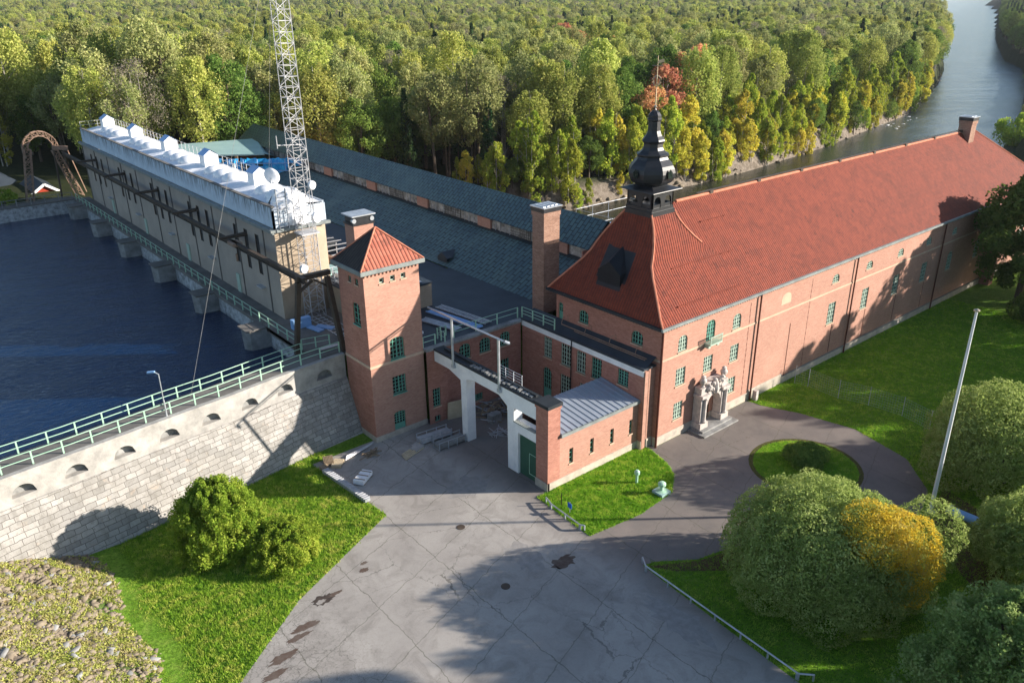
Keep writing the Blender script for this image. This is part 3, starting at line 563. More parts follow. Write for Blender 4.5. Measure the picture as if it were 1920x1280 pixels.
mb = MB(); mb.box(-1.62, -.0, .42, 17, 8.02, 8.16); mb.box(-1.7, -1.5, .4, 17, 8.0, 8.22); mb.add([(-1.45, .45, 8.17), (0, .45, 8.9), (0, 16.9, 8.9), (-1.45, 16.9, 8.17)], [(0, 1, 2, 3)]); mb.build('roof', 'felt', wing)
mb = MB(); mb.box(-1.6, -1.48, .5, 17, 7.4, 8.0); mb.build('fascia', 'white', wing)
mb = MB(); mb.tube([(-1.68, 8.95+.6, 0), (-1.68, 9.55, 8.1)], .055, 6); mb.build('downpipe', 'blackpipe', wing)
mb = MB(); mb.box(-1.45, -.95, .38, .62, 0, 7.9); mb.build('pilaster', 'brick', wing)
mb = MB()
for k in range(4):
    y = 2+k*3.2; mb.tube([(-.2, y, 9.0), (-.25, y, 9.6), (-.8, y+.1, 9.55), (-1.0, y+.1, 9.0)], .03, 5)
mb.tube([(-.7, 1, 8.75), (-.7, 12, 8.75)], .05, 6); mb.tube([(-.9, 1, 8.68), (-.9, 10, 8.68)], .04, 6); mb.build('roof_pipe', 'rust', wing)
railing('walkway_railing', 'short pale green railing beside the tall brick chimney', [(-1.35, 17.2, 8.2), (-1.35, 12.3, 8.3)], sp=1.7, rails=(.33, .66, 1), r=.028)

# ------------------------------------------------------------------ annex with the gateway
ann = thing('brick_annex', 'low brick annex with narrow windows and a grey metal roof', 'building', (-12.46, .97, 0))
AS = Plane((0, .97, 0), (1, 0, 0), (0, -1, 0)); ao = [(-10.01, -9.55, 1.78, 3.2), (-7.52, -7.08, 1.8, 3.2), (-5.02, -4.58, 1.8, 3.22), (-2.57, -2.13, 1.82, 3.25)]
wall(ann, AS, -11.1, -1.5, .75, 4.9, ao)
for o in ao: window(ann, AS, *o, 0, 1, 3, fm='green', fw=.05)
mb = MB(); mb.box(-12.5, -1.5, .9, 1.2, -.4, .75); mb.box(-12.52, -12.3, .9, 2.5, -.4, .75); mb.box(-1.55, 0, .42, .9, -.3, .9); mb.build('plinth', 'plinth', ann)
mb = MB(); mb.box(-12.46, -11.1, .97, 2.45, .4, 7.75); mb.box(-12.54, -11.02, .89, 2.53, 7.5, 7.75); mb.build('brick_pillar', 'brick_old', ann)
mb = MB(); mb.box(-12.6, -10.96, .83, 2.59, 7.75, 8.05); mb.build('pillar_cap', 'roofblack', ann)
mb = MB(); mb.add([(-11.1, .78, 4.98), (-1.2, .78, 4.98), (-1.2, 5.6, 5.58), (-11.4, 5.6, 5.58), (-11.4, 2.5, 5.2), (-11.1, 2.5, 5.2)], [(0, 1, 2, 3, 4, 5)])
for i in range(16): x = -11.0+i*.62; mb.bar((x, .8, 5.01), (x, 5.6, 5.61), .05, .07)
rf = mb.build('roof', 'metalroof', ann)
mb = MB(); mb.box(-11.1, -1.2, .74, .96, 4.72, 5.0); mb.build('gutter', 'gutter', rf)
mb = MB(); mb.poly([(-11.4, 5.5, 0), (-1.5, 5.5, 0), (-1.5, 5.5, 5.5), (-11.4, 5.5, 5.5)]); mb.build('wall', 'brick_old', ann)
# white concrete gateway
gw = thing('concrete_gateway', 'white concrete gateway of beam and two columns across the yard entrance', 'gateway', (-12.46, 2.45, 0))
X0, X1 = -12.5, -11.55
def yz_prism(mb, pts, x0, x1):
    n = len(pts); return mb.add([(x0, y, z) for y, z in pts]+[(x1, y, z) for y, z in pts], [tuple(range(n)), tuple(range(2*n-1, n-1, -1))]+[(i, n+i, n+(i+1) % n, (i+1) % n) for i in range(n)])
mb = MB(); yz_prism(mb, [(2.45, 7.75), (17.0, 7.75), (17.0, 6.6), (14.6, 6.6), (12.85, 6.1), (12.85, 5.6), (11.95, 5.6), (11.95, 6.45), (10.9, 6.75), (7.3, 6.75), (6.15, 6.1), (6.15, 5.7), (5.25, 5.7), (5.25, 6.25), (2.45, 6.25)], X0, X1); mb.build('beam', 'white', gw)
mb = MB(); mb.box(X0+.003, X1, 11.98, 12.82, 0, 5.62); mb.build('column', 'white', gw)
mb = MB(); mb.box(X0+.003, X1, 5.25, 6.12, 0, 5.72); mb.build('column', 'white', gw)
mb = MB(); mb.box(X0+.02, X1, 2.45, 5.25, 4.05, 4.95); mb.box(X0+.02, X1, 4.75, 5.25, 0, 4.05); mb.build('lintel', 'white', gw)
mb = MB(); mb.box(X0-.08, X0+.3, 2.5, 5.25, 4.95, 5.05); mb.build('sill', 'gutter', gw)
gd = MB(); gd.box(-12.25, -12.15, 2.45, 4.75, 0, 4.05); gd = gd.build('gate_leaf', 'gate', ann)
mb = MB()
for a, b, c_, d_ in ((2.6, 2.63, .5, 2.5), (3.5, 3.53, .5, 2.5)): mb.box(-12.29, -12.25, a, b, c_, d_)
mb.box(-12.29, -12.25, 2.6, 3.53, 2.47, 2.5); mb.box(-12.29, -12.25, 2.6, 3.53, .48, .52); mb.build('wicket_door', 'rail', gd)
mb = MB(); mb.box(-12.62, -11.45, 2.4, 17.0, 7.755, 7.95); random.seed(2)
mb.box(-12.0, -11.75, 3, 16, 7.95, 8.15); mb.build('roof_felt', 'roofblack', gw)
mb = MB()
for i in range(17): y = 3+i*.5+random.random()*.2; mb.box(-12.5+random.random()*.2, -12.1+random.random()*.25, y, y+.3, 7.955, 8.03+random.random()*.1)
mb.build('loose_tile', 'concrete', gw)
gp = thing('pipe_gantry', 'thin grey pipe carried by two posts above the white gateway', 'pipe gantry', (-12.65, 7.0, 7.1))
mb = MB(); mb.tube([(-12.65, 6.3, 12.1), (-12.65, 17.4, 11.95)], .09, 8); mb.tube([(-12.65, 6.2, 12.1), (-12.3, 6.0, 11.9)], .14, 8); mb.tube([(-12.4, 7.6, 11.95), (-12.4, 17.4, 11.8)], .045, 6); mb.build('pipe', 'zinc', gp)
for y in (7.02, 13.7):
    mb = MB(); mb.tube([(-12.65, y, 7.1), (-12.65, y, 12.05)], .12, 8); mb.box(-12.75, -12.5, y-.2, y+.2, 7.1, 7.4); mb.build('post', 'zinc', gp)
railing('gateway_railing', 'bright galvanised railing on the back of the white gateway', [(-11.2, 9.0, 7.7), (-11.2, 5.7, 7.7)], sp=1.1, m='zinc', rails=(.25, .5, .75, 1), r=.02, pw=.025, h=1.0)

# ------------------------------------------------------------------ flat roofed building behind the yard
fb = thing('flat_roofed_building', 'brick building with a dark flat roof behind the yard', 'building', (-13.4, 16.95, 0))
B1 = Plane((0, 16.95, 0), (1, 0, 0), (0, -1, 0)); B2 = Plane((0, 17.25, 0), (1, 0, 0), (0, -1, 0))
o1 = [(-12.9, -12.0, 1.75, 3.7, 0), (-12.8, -12.1, .1, .75, 0)]
wall(fb, B1, -13.4, -11.1, 0, 7.75, o1, 'brick_old'); window(fb, B1, *o1[0], 3, 5, fm='green'); window(fb, B1, *o1[1], 2, 1, fm='green', sill=None)
o2 = [(-9.4, -8.0, 5.6, 7.2, .45), (-6.9, -5.5, 5.6, 7.15, .45), (-4.3, -2.95, 5.6, 7.1, .45), (-4.5, -3.1, 2.0, 4.1, 0), (-8.2, -6.6, .5, 1.3, 0)]
wall(fb, B2, -11.1, -1.5, 0, 7.75, o2, 'brick_old')
for o in o2: window(fb, B2, *o[:4], o[4], 4, 4, fm='green')
mb = MB(); mb.poly([(-11.1, 16.95, 0), (-11.1, 17.25, 0), (-11.1, 17.25, 7.75), (-11.1, 16.95, 7.75)]); mb.build('wall', 'brick_old', fb)
mb = MB(); mb.box(-13.4, -1.5, 16.85, 17.5, 7.75, 8.0); mb.build('parapet', 'concrete', fb)
mb = MB(); mb.box(-13.38, 3.0, 17.5, 36, 7.6, 7.92); mb.build('roof', 'felt', fb)
railing('roof_railing', 'pale green railing along the edge of the dark flat roof', [(-9.6, 17.75, 8.0), (-1.5, 17.75, 8.0)], sp=2.6, r=.03)
railing('roof_railing', 'short green railing between the square tower and the gateway', [(-13.3, 17.6, 7.95), (-11.9, 17.6, 7.95)], sp=1.4, r=.03)
railing('roof_railing', 'small green stair railing at the gateway head', [(-10.9, 17.4, 7.9), (-10.9, 18.8, 7.9), (-9.8, 18.8, 7.9)], sp=.7, r=.025)

# ------------------------------------------------------------------ square tower
tw = thing('brick_tower', 'square brick tower with a pyramid tiled roof', 'tower', (-19.1, 17.42, 0))
TX0, TX1, TY0, TY1 = -19.1, -13.4, 17.42, 21.9
TS = Plane((0, TY0, 0), (1, 0, 0), (0, -1, 0)); TW = Plane((TX0, 0, 0), (0, 1, 0), (-1, 0, 0))
to = [(-16.96, -15.45, 7.86, 9.95, .35), (-16.95, -15.5, 4.3, 6.1, 0), (-17.05, -15.8, .15, 2.45, .2), (-17.55, -17.05, 15.35, 15.85, 0), (-16.43, -15.93, 15.35, 15.85, 0), (-15.32, -14.82, 15.35, 15.85, 0)]
wall(tw, TS, TX0, TX1, 0, 16.5, to)
for i, o in enumerate(to):
    if i < 3: window(tw, TS, *o[:4], o[4], 4, 5, fm='green', door=1.0 if i == 2 else 0, name='door' if i == 2 else 'window', sill=None if i == 2 else 'green')
    else: window(tw, TS, *o[:4], 0, 1, 1, fm='palegreen', fw=.1)
t2 = [(18.5, 19.75, 11.4, 13.5, .3), (19.6, 20.1, 15.3, 15.85, 0), (18.35, 18.9, 15.3, 15.85, 0)]
wall(tw, TW, TY0, TY1, 0, 16.5, t2, 'brick_old')
window(tw, TW, *t2[0][:4], .3, 2, 4, fm='green', sill='green')
for o in t2[1:]: window(tw, TW, *o[:4], 0, 1, 1, fm='green')
mb = MB(); mb.poly([(TX1, TY0, 0), (TX1, TY1, 0), (TX1, TY1, 16.5), (TX1, TY0, 16.5)]); mb.poly([(TX0, TY1, 0), (TX1, TY1, 0), (TX1, TY1, 16.5), (TX0, TY1, 16.5)]); mb.build('wall', 'brick_old', tw)
mb = MB(); mb.box(TX0-.06, TX1+.06, TY0-.06, TY0+.1, 7.55, 7.8); mb.box(TX0-.063, TX0+.1, TY0+.1, TY1, 7.55, 7.797); mb.build('string_course', 'band', tw)
mb = MB(); mb.box(TX0-.05, TX1+.02, TY0-.05, TY0+.1, -.2, .55); mb.box(TX0-.053, TX0+.1, TY0+.1, TY1, -.2, .547); mb.build('plinth', 'plinth', tw)
mb = MB()
for i in range(15): TS.boxp(mb, TX0+.1+i*.38, TX0+.28+i*.38, 16.2, 16.5, 0, .12)
for i in range(11): TW.boxp(mb, TY0+.1+i*.38, TY0+.28+i*.38, 16.2, 16.5, 0, .12)
mb.build('dentil_cornice', 'brick', tw)
e = .38; ax, ay = (TX0+TX1)/2, (TY0+TY1)/2
mb = MB(); mb.add([(TX0-e, TY0-e, 16.85), (TX1+e, TY0-e, 16.85), (TX1+e, TY1+e, 16.85), (TX0-e, TY1+e, 16.85), (ax, ay, 19.75)], [(0, 1, 4), (1, 2, 4), (2, 3, 4)])
tr = mb.build('roof', 'towertile', tw)
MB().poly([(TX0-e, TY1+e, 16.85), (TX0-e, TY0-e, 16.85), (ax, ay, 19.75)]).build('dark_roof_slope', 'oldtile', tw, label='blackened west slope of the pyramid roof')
mb = MB()
for p in ((TX0-e, TY0-e), (TX1+e, TY0-e), (TX0-e, TY1+e)): mb.tube([(p[0], p[1], 16.88), (ax, ay, 19.78)], .08, 6)
mb.build('hip_tiles', D.materials['clay ridge tiles'], tr)
mb = MB(); e2 = .44; mb.box(TX0-e2, TX1+e2, TY0-e2, TY0-e2+.2, 16.5, 16.88); mb.box(TX0-e2-.002, TX0-e2+.2, TY0-e2+.2, TY1+e2, 16.5, 16.878); mb.box(TX1+e2-.2, TX1+e2+.002, TY0-e2+.2, TY1+e2, 16.5, 16.878); mb.box(TX0, TX1, TY0-.2, TY1, 16.5, 16.6); mb.build('gutter', 'gutter', tw)
c = thing('brick_chimney', 'lone square chimney with a silver cowl behind the tower roof', 'chimney', (-16, 24, 7.6))
ch = MB().box(-16.0, -13.9, 24.0, 25.7, 7.6, 18.9).build('stack', 'brick', c)
mb = MB(); mb.box(-16.1, -13.8, 23.9, 25.8, 18.9, 19.1); mb.box(-15.95, -13.95, 24.05, 25.65, 19.1, 19.75); mb.build('cowl', 'black', c)
mb = MB(); mb.box(-16.2, -13.7, 23.8, 25.9, 19.75, 19.86); mb.build('cover_plate', 'zinc', c)
for x, y in ((-15.9, 23.98), (-14.0, 23.98)): MB().tube([(x, y, 19.35), (x, y+.3, 19.35)], .22, 10).build('vent_pipe', 'zinc', c)

# ------------------------------------------------------------------ slate roofed turbine hall
th = thing('turbine_hall', 'long turbine hall with two tiers of blue-grey slate roof', 'building', (3, 20, 0))
def strip(mb, a0, a1, b0, b1): return mb.add([a0, a1, b1, b0], [(0, 1, 2, 3)])
YA, YB = 20.0, 119.0
def lerp(a, b, y): return a+(b-a)*(y-YA)/(YB-YA)
mb = MB(); strip(mb, (3.1, 19.0, 7.85), (2.8, 108, 7.85), (9.5, 19.0, 11.35), (11.3, 108, 11.35)); low = mb.build('lower_roof', 'slate', th)
mb = MB(); strip(mb, (9.3, 18.5, 12.8), (11.6, 119.5, 12.8), (12.3, 18.5, 15.5), (15.1, 119.5, 15.5)); strip(mb, (16.1, 18.5, 12.6), (19.0, 119.5, 12.6), (12.3, 18.5, 15.5), (15.1, 119.5, 15.5)); mb.build('upper_roof', 'slate', th)
mb = MB(); mb.box(9.0, 16, 19.0, 19.2, 0, 12.6); mb.add([(11.2, 119, 0), (19.2, 119, 0), (19, 119, 12.6), (15.1, 119, 15.4), (11.2, 119, 12.6)], [(0, 1, 2, 3, 4)]); mb.add([(16.0, 19, -5), (18.9, 119, -5), (18.9, 119, 12.6), (16.0, 19, 12.6)], [(0, 1, 2, 3)]); mb.add([(9.4, 108, 0), (2.8, 108, 0), (2.8, 108, 7.85), (11.3, 108, 11.35)], [(0, 1, 2, 3)]); mb.build('wall', 'brick_old', th)
def xc(y): return 9.75+(y-19)*.0205
mb = MB(); strip(mb, (xc(19)+.25, 19, 11.2), (xc(119)+.25, 119, 11.2), (xc(19)+.25, 19, 12.75), (xc(119)+.25, 119, 12.75)); mb.build('glazing', 'silver', th)
mb = MB(); strip(mb, (xc(19)-.5, 19, 11.3), (xc(108)-.5, 108, 11.3), (xc(19)+.3, 19, 11.42), (xc(108)+.3, 108, 11.42)); strip(mb, (9.3, 18.5, 12.77), (11.6, 119.5, 12.77), (xc(18.5)+.3, 18.5, 12.74), (xc(119.5)+.3, 119.5, 12.74)); mb.build('lead_flashing', 'roofblack', th)
for k in range(7):
    y = 22.3+k*14.4; x = xc(y)
    if y > 117: break
    mb = MB(); mb.add([(x-.05, y, 11.2), (x, y+2.7, 11.2), (x, y+2.7, 12.75), (x-.05, y, 12.75), (x+.3, y, 11.2), (x+.3, y+2.7, 11.2), (x+.3, y+2.7, 12.75), (x+.3, y, 12.75)], [(0, 1, 2, 3), (0, 3, 7, 4), (1, 5, 6, 2)]); mb.build('brick_pier', 'brick', th)
    for j in range(6):
        yy = y+2.75+j*1.95; xx = xc(yy)
        if yy > 116: break
        fr = MB(); P = Plane((xx+.06, yy, 0), (0, 1, 0), (-1, 0, 0)); P.boxp(fr, 0, .08, 11.3, 12.75, -.08, .03)
        if j in (2, 3):
            for q in range(1, 5): P.boxp(fr, q*.39-.02, q*.39+.02, 11.3, 12.75, -.05, .0)
            for q in (11.65, 12.0, 12.35): P.boxp(fr, 0, 1.95, q-.02, q+.02, -.05, .0)
        else:
            P.boxp(fr, .95, 1.0, 11.3, 12.75, -.05, .0)
        fr.build('window', 'deck' if j in (2, 3) else 'zinc', th)
mb = MB(); mb.add([(3.6, 37.3, 7.9), (3.6, 39.3, 7.9), (3.6, 39.3, 8.6), (3.6, 38.3, 9.3), (3.6, 37.3, 8.6), (5.6, 38.3, 9.3), (4.6, 37.3, 8.6), (4.6, 39.3, 8.6)], [(0, 1, 2, 3, 4), (4, 3, 5, 6), (2, 7, 5, 3)]); mb.build('roof_hatch', 'felt', th)
# low dark roofs between
lr = thing('low_service_building', 'low dark roofed service building below the slate hall', 'building', (-14, 36, 0))
MB().box(-13.2, 2.9, 36.05, 107, 7.2, 7.8).build('roof', 'felt', lr)
for x0, x1, y0, y1, h in ((-9, -4, 40, 44, 9.8), (-8, -3.5, 52, 57, 9.3), (-10, -6, 66, 72, 9.5), (-8, -4, 84, 92, 9.4)): MB().box(x0, x1, y0, y1, 7.8, h).build('roof_box', 'roofblack', lr)
MB().box(-13.2, 2.9, 36.05, 107, 0, 7.2).build('wall', 'buff', lr)
# covered blue scaffold and mint roof
bt = thing('tarped_scaffold', 'scaffold wrapped in blue tarpaulin under a pale green roof', 'scaffold', (4, 96, 8))
mb = MB(); mb.add([(-3.0, 109.5, 12.6), (8.8, 101, 12.6), (13.6, 112, 12.2), (13, 114, 13.4), (-1, 119, 13.2)], [(0, 1, 2, 3, 4)]); mb.add([(8.8, 101, 12.6), (11.5, 103, 11.6), (14.4, 112, 11.4), (13.6, 112, 12.2)], [(0, 1, 2, 3)]); mb.add([(-3.0, 109.5, 12.6), (8.8, 101, 12.6), (8.8, 101, 12.35), (-3.0, 109.5, 12.35)], [(0, 1, 2, 3)]); mb.build('roof', 'mint', bt)
random.seed(7); mb = MB()
n1, n2 = 34, 8; base = len(mb.v)
for i in range(n1):
    for j in range(n2):
        t = i/(n1-1); x = -2+15*t; y = 103-12*t; mb.v.append((x+random.uniform(-.3, .3), y+random.uniform(-.35, .35), 7.8+4.9*j/(n2-1)+random.uniform(-.15, .15)))
for i in range(n1-1):
    for j in range(n2-1):
        if random.random() < .86: mb.f.append((i*n2+j, (i+1)*n2+j, (i+1)*n2+j+1, i*n2+j+1))
mb.build('tarpaulin', 'blue', bt)
mb = MB()
for i in range(9):
    t = i/8; x = -2.2+15.2*t; y = 102.5-12*t; mb.tube([(x, y, 7.8), (x, y, 12.6)], .09, 5)
for z in (9.2, 10.6, 11.9): mb.tube([(-2.2, 102.5, z), (13, 90.5, z)], .08, 5)
mb.build('scaffold_tube', 'paleblue', bt)

# ------------------------------------------------------------------ intake powerhouse
ph = thing('intake_house', 'long grey rendered intake house with slit windows and white roof', 'building', (-19.5, 34, 7.5))
PX0, PX1, PY0, PY1 = -19.5, -13.6, 34.0, 107.0
PW = Plane((PX0, 0, 0), (0, 1, 0), (-1, 0, 0)); ops = []
for cyy in (41.55, 55.7, 70.0, 84.7, 99.7):
    for d_ in (-2.9, 0, 2.9): ops.append((cyy+d_-.48, cyy+d_+.48, 11.4, 15.75, 0))
wall(ph, PW, PY0, PY1, 7.5, 17.0, ops, 'buff', .12)
for o in ops: window(ph, PW, *o[:4], 0, 1, 5, fm='darkbrown', gm='slit', sill=None, fw=.04, d=-.02, bar=.015)
mb = MB(); mb.poly([(PX0, PY0, 7.5), (-14.9, PY0, 7.5), (-14.9, PY0, 17), (PX0, PY0, 17)]); mb.poly([(-14.9, PY0, 7.5), (PX1, PY0+.6, 7.5), (PX1, PY0+.6, 17), (-14.9, PY0, 17)]); mb.poly([(PX1, PY0+.6, 7.5), (PX1, PY1, 7.5), (PX1, PY1, 17), (PX1, PY0+.6, 17)]); mb.poly([(PX0, PY1, 7.5), (PX1, PY1, 7.5), (PX1, PY1, 17), (PX0, PY1, 17)]); mb.build('end_wall', 'bufflit', ph)
mb = MB(); PW.boxp(mb, PY0-.25, PY1+.25, 16.75, 16.95, -.02, .3); PW.boxp(mb, PY0-.35, PY1+.35, 16.95, 17.2, -.02, .48); mb.box(PX0, -13.4, PY0-.35, PY0, 16.9, 17.2); mb.build('cornice', 'gutter', ph)
for i in range(11):
    mb = MB(); y = 36.8+i*7.03; PW.boxp(mb, y-.06, y+.06, 7.6, 16.8, 0, .1); mb.build('wall_pipe', 'deck', ph)
mb = MB(); mb.box(PX0+.12, PX0+.3, PY0+.2, PY1-.2, 17.2, 19.35); mb.box(PX0+.12, PX1, PY0+.2, PY0+.4, 17.2, 19.0); mb.box(PX1-.2, PX1, PY0+.4, PY1-.2, 17.2, 19.2)
pw = NT(stained('streaked white parapet', (.62, .70, .78), (.50, .58, .66), 1)); v, u, z = pw.wallvec()
cc = pw.n('CombineXYZ'); pw.l(pw.math('MULTIPLY', u, 4.0), cc.inputs[0]); pw.l(pw.math('MULTIPLY', z, .35), cc.inputs[1])
st = pw.ramp(pw.noise(1, 4, .7, cc.outputs[0]), [(.46, (0, 0, 0)), (.58, (1, 1, 1))]); zz = pw.n('MapRange', i_From_Min=17.6, i_From_Max=19.4); pw.l(z, zz.inputs[0])
pw.col(pw.mix(pw.math('MULTIPLY', st, zz.outputs[0]), pw.b.inputs['Base Color'].links[0].from_socket, (.06, .07, .08))); mb.build('parapet', pw.m, ph)
mb = MB(); mb.box(PX0+.02, PX0+.42, PY0+.1, PY1-.1, 19.35, 19.47); mb.build('coping', 'deck', ph)
mb = MB()
n = 60
for i in range(n):   # gently domed white roof sheeting
    y0, y1 = PY0+.3+(PY1-PY0-.6)*i/n, PY0+.3+(PY1-PY0-.6)*(i+1)/n; a = 19.15+.18*abs(math.sin(i*.9)); b = 19.15+.18*abs(math.sin((i+1)*.9))
    mb.add([(PX0+.3, y0, 19.0), (PX0+.3, y1, 19.0), (-16.6, y1, b+.2), (-16.6, y0, a+.2), (PX1-.1, y0, 19.1), (PX1-.1, y1, 19.1)], [(0, 1, 2, 3), (3, 2, 5, 4)])
mb.build('white_roof', 'palewhite', ph)
for k, y in enumerate((104.4, 89.6, 74.8, 60.2, 45.6)):
    mb = MB(); x0, x1, y0, y1 = -16.5, -14.8, y-.85, y+.85
    mb.box(x0, x1, y0, y1, 19.2, 20.8); mb.add([(x0, y0, 20.8), (x0, y1, 20.8), (x1, y0, 20.8), (x1, y1, 20.8), ((x0+x1)/2, y0, 21.4), ((x0+x1)/2, y1, 21.4)], [(0, 2, 4), (1, 5, 3)]); vb = mb.build('roof_vent', 'palewhite', ph)
    mb = MB(); mb.add([(x0-.12, y0-.12, 20.78), (x0-.12, y1+.12, 20.78), ((x0+x1)/2, y1+.12, 21.46), ((x0+x1)/2, y0-.12, 21.46)], [(0, 1, 2, 3)]); mb.add([((x0+x1)/2, y0-.12, 21.46), ((x0+x1)/2, y1+.12, 21.46), (x1+.12, y1+.12, 20.78), (x1+.12, y0-.12, 20.78)], [(0, 1, 2, 3)]); mb.build('vent_roof', 'paleblue', vb)
    for q in (-4.2, -7.0, -9.8):
        if y+q > PY0+1: MB().lathe(-16.3, y+q, [(19.2, 1.5), (19.65, 1.4), (19.95, 1.05), (20.1, .5), (20.12, .1)], 14, 0, 1.1, 1).build('roof_dome', 'palewhite', ph, smooth=True)
railing('rooftop_railing', 'thin white railing along the far edge of the white roof', [(-13.7, 106.8, 19.2), (-13.7, 46, 19.2)], sp=1.5, m='alu', rails=(.5, 1), r=.025, pw=.025)
railing('rooftop_railing', 'short white railing across the far end of the white roof', [(-19.2, 106.9, 19.3), (-13.9, 106.9, 19.3)], sp=1.3, m='alu', r=.025, pw=.025)
ds = thing('satellite_dish', 'round white dish aerial at the near end of the white roof', 'dish', (-15.9, 41.6, 19.3))
MB().tube([(-15.9, 41.6, 19.2), (-15.9, 41.6, 20.6)], .08, 6).build('mast', 'zinc', ds)
mb = MB(); mb.lathe(0, 0, [(0, .1), (.05, .5), (.16, .7), (.28, .92), (.3, .92)], 20); R = Matrix.Rotation(math.radians(75), 3, (-.6, .8, 0)); dd = Vector((-.8, -.6, 0)); mb.v = [tuple(Vector((-15.9, 41.6, 20.8))+(Matrix.Rotation(math.radians(-80), 3, Vector((.6, -.8, 0))) @ Vector(v))) for v in mb.v]; mb.build('dish', 'palewhite', ds, smooth=True)
# white tarped stair head at the near end
wt = thing('tarped_stair_head', 'crumpled white sheeting over the near end of the intake house roof', 'sheeting', (-17, 36, 17.2))
random.seed(11); mb = MB(); n1, n2 = 26, 10
for i in range(n1):
    a = -math.pi*1.0+math.pi*2*i/(n1-1)
    for j in range(n2):
        t = j/(n2-1); r = 2.3*(1-.6*t**2)+random.uniform(-.12, .12)
        mb.v.append((-16.7+r*math.cos(a)*1.05, 36.4+r*math.sin(a)*1.15, 17.3+3.2*t**.8+random.uniform(-.1, .1)))
for i in range(n1-1):
    for j in range(n2-1): mb.f.append((i*n2+j, (i+1)*n2+j, (i+1)*n2+j+1, i*n2+j+1))
mb.f.append(tuple(i*n2+n2-1 for i in range(n1-1))); mb.build('sheet', 'palewhite', wt)
mb = MB()
for k in range(9): mb.box(-19.0+.0, -18.0, 33.6, 33.7, 17.4+k*.42, 17.46+k*.42)
for x in (-19.0, -18.0): mb.box(x-.04, x+.04, 33.55, 33.72, 17.2, 21.2)
mb.build('ladder', 'zinc', wt)
# walkway, intake wall, piers
iw = thing('intake_wall', 'stained concrete intake wall with square piers in the reservoir', 'wall', (-21.8, 27, 4))
mb = MB(); mb.box(-21.85, -19.5, 25.2, 110, 7.2, 7.62); mb.build('walkway', 'deck', iw)
mb = MB(); mb.box(-21.5, -19.6, 25.2, 110, 1, 7.2); mb.build('wall', 'whitewash', iw)
for y in (34.7, 48.7, 63.1, 77.4, 91.5, 105.5):
    mb = MB(); mb.add([(-23.6, y-1.1, 7.4), (-21.5, y-1.3, 7.4), (-21.5, y+1.1, 7.4), (-23.6, y+.8, 7.4), (-24.1, y-.15, 7.4), (-23.3, y-1.0, 1), (-21.5, y-1.2, 1), (-21.5, y+1.0, 1), (-23.3, y+.7, 1), (-23.7, y-.15, 1)], [(0, 1, 2, 3, 4), (0, 5, 6, 1), (1, 6, 7, 2), (2, 7, 8, 3), (3, 8, 9, 4), (4, 9, 5, 0)]); p_ = mb.build('pier', 'concrete', iw)
    MB().box(-24.0, -21.86, y-1.3, y+1.05, 7.4, 7.55).build('pier_cap', 'deck', p_)
mb = MB()
for y in (45, 61, 78, 94): mb.box(-19.62, -19.5, y, y+.9, 7.62, 9.8)
mb.build('door', 'palegreen', ph)
mb = MB()
for y in (38, 52, 66, 80, 94): mb.box(-20.0, -19.5, y, y+1.3, 10.0, 10.15)
mb.build('wall_lamp', 'zinc', ph)
railing('walkway_railing', 'long green railing along the intake walkway by the reservoir', [(-21.75, 26.5, 7.62), (-21.75, 109, 7.62)], sp=2.2, r=.03)
railing('deck_railing', 'green railing around the corner of the intake deck', [(-21.8, 25.5, 7.62), (-19.2, 24.9, 7.62)], sp=1.3, r=.03)
# crane runway
cr = thing('crane_runway', 'dark brown overhead crane beam along the intake house on splayed legs', 'crane', (-21.5, 24.5, 7.6))
mb = MB(); mb.bar((-21.6, 23.6, 15.15), (-21.6, 112.5, 15.15), .4, .1); mb.bar((-21.6, 23.6, 14.92), (-21.6, 112.5, 14.92), .1, .4); mb.bar((-21.6, 23.6, 14.7), (-21.6, 112.5, 14.7), .4, .08); mb.build('beam', 'darkbrown', cr)
for y in (41.5, 55.9, 70.2, 85, 99.6):
    mb = MB(); mb.add([(-22.5, y-.3, 15.4), (-19.3, y-.45, 15.4), (-19.3, y+.35, 15.4), (-22.5, y, 15.4), (-22.5, y-.3, 15.15), (-19.3, y-.45, 15.1), (-19.3, y+.35, 15.1), (-22.5, y, 15.15)], [(0, 1, 2, 3), (7, 6, 5, 4), (0, 4, 5, 1), (1, 5, 6, 2), (2, 6, 7, 3), (3, 7, 4, 0)]); mb.build('bracket', 'darkbrown', cr)
mb = MB(); mb.bar((-22.0, 24.6, 14.95), (-18.6, 24.6, 14.95), .5, .45); mb.build('cross_beam', 'darkbrown', cr)
for a, b in (((-21.8, 24.6, 14.6), (-22.5, 25.2, 7.4)), ((-18.9, 24.6, 14.6), (-18.8, 22.9, 7.5)), ((-18.8, 25, 13.2), (-18.4, 24.2, 7.5))):
    mb = MB(); mb.bar(a, b, .42, .42) if a[2] > 14 else mb.bar(a, b, .2, .2); mb.build('leg', 'darkbrown', cr)
mb = MB(); mb.bar((-21.9, 24.62, 13.6), (-20.4, 24.62, 14.5), .3, .2); mb.bar((-18.9, 24.62, 13.6), (-20.2, 24.62, 14.5), .3, .2); mb.build('knee_brace', 'darkbrown', cr)
mb = MB(); mb.box(-22.1, -21.1, 38.6, 40.2, 14.85, 15.2); hq = mb.build('hoist', 'rust', cr); MB().tube([(-21.6, 39.4, 13.9), (-21.6, 39.4, 13.1)], .12, 6).build('hook', 'rust', hq)
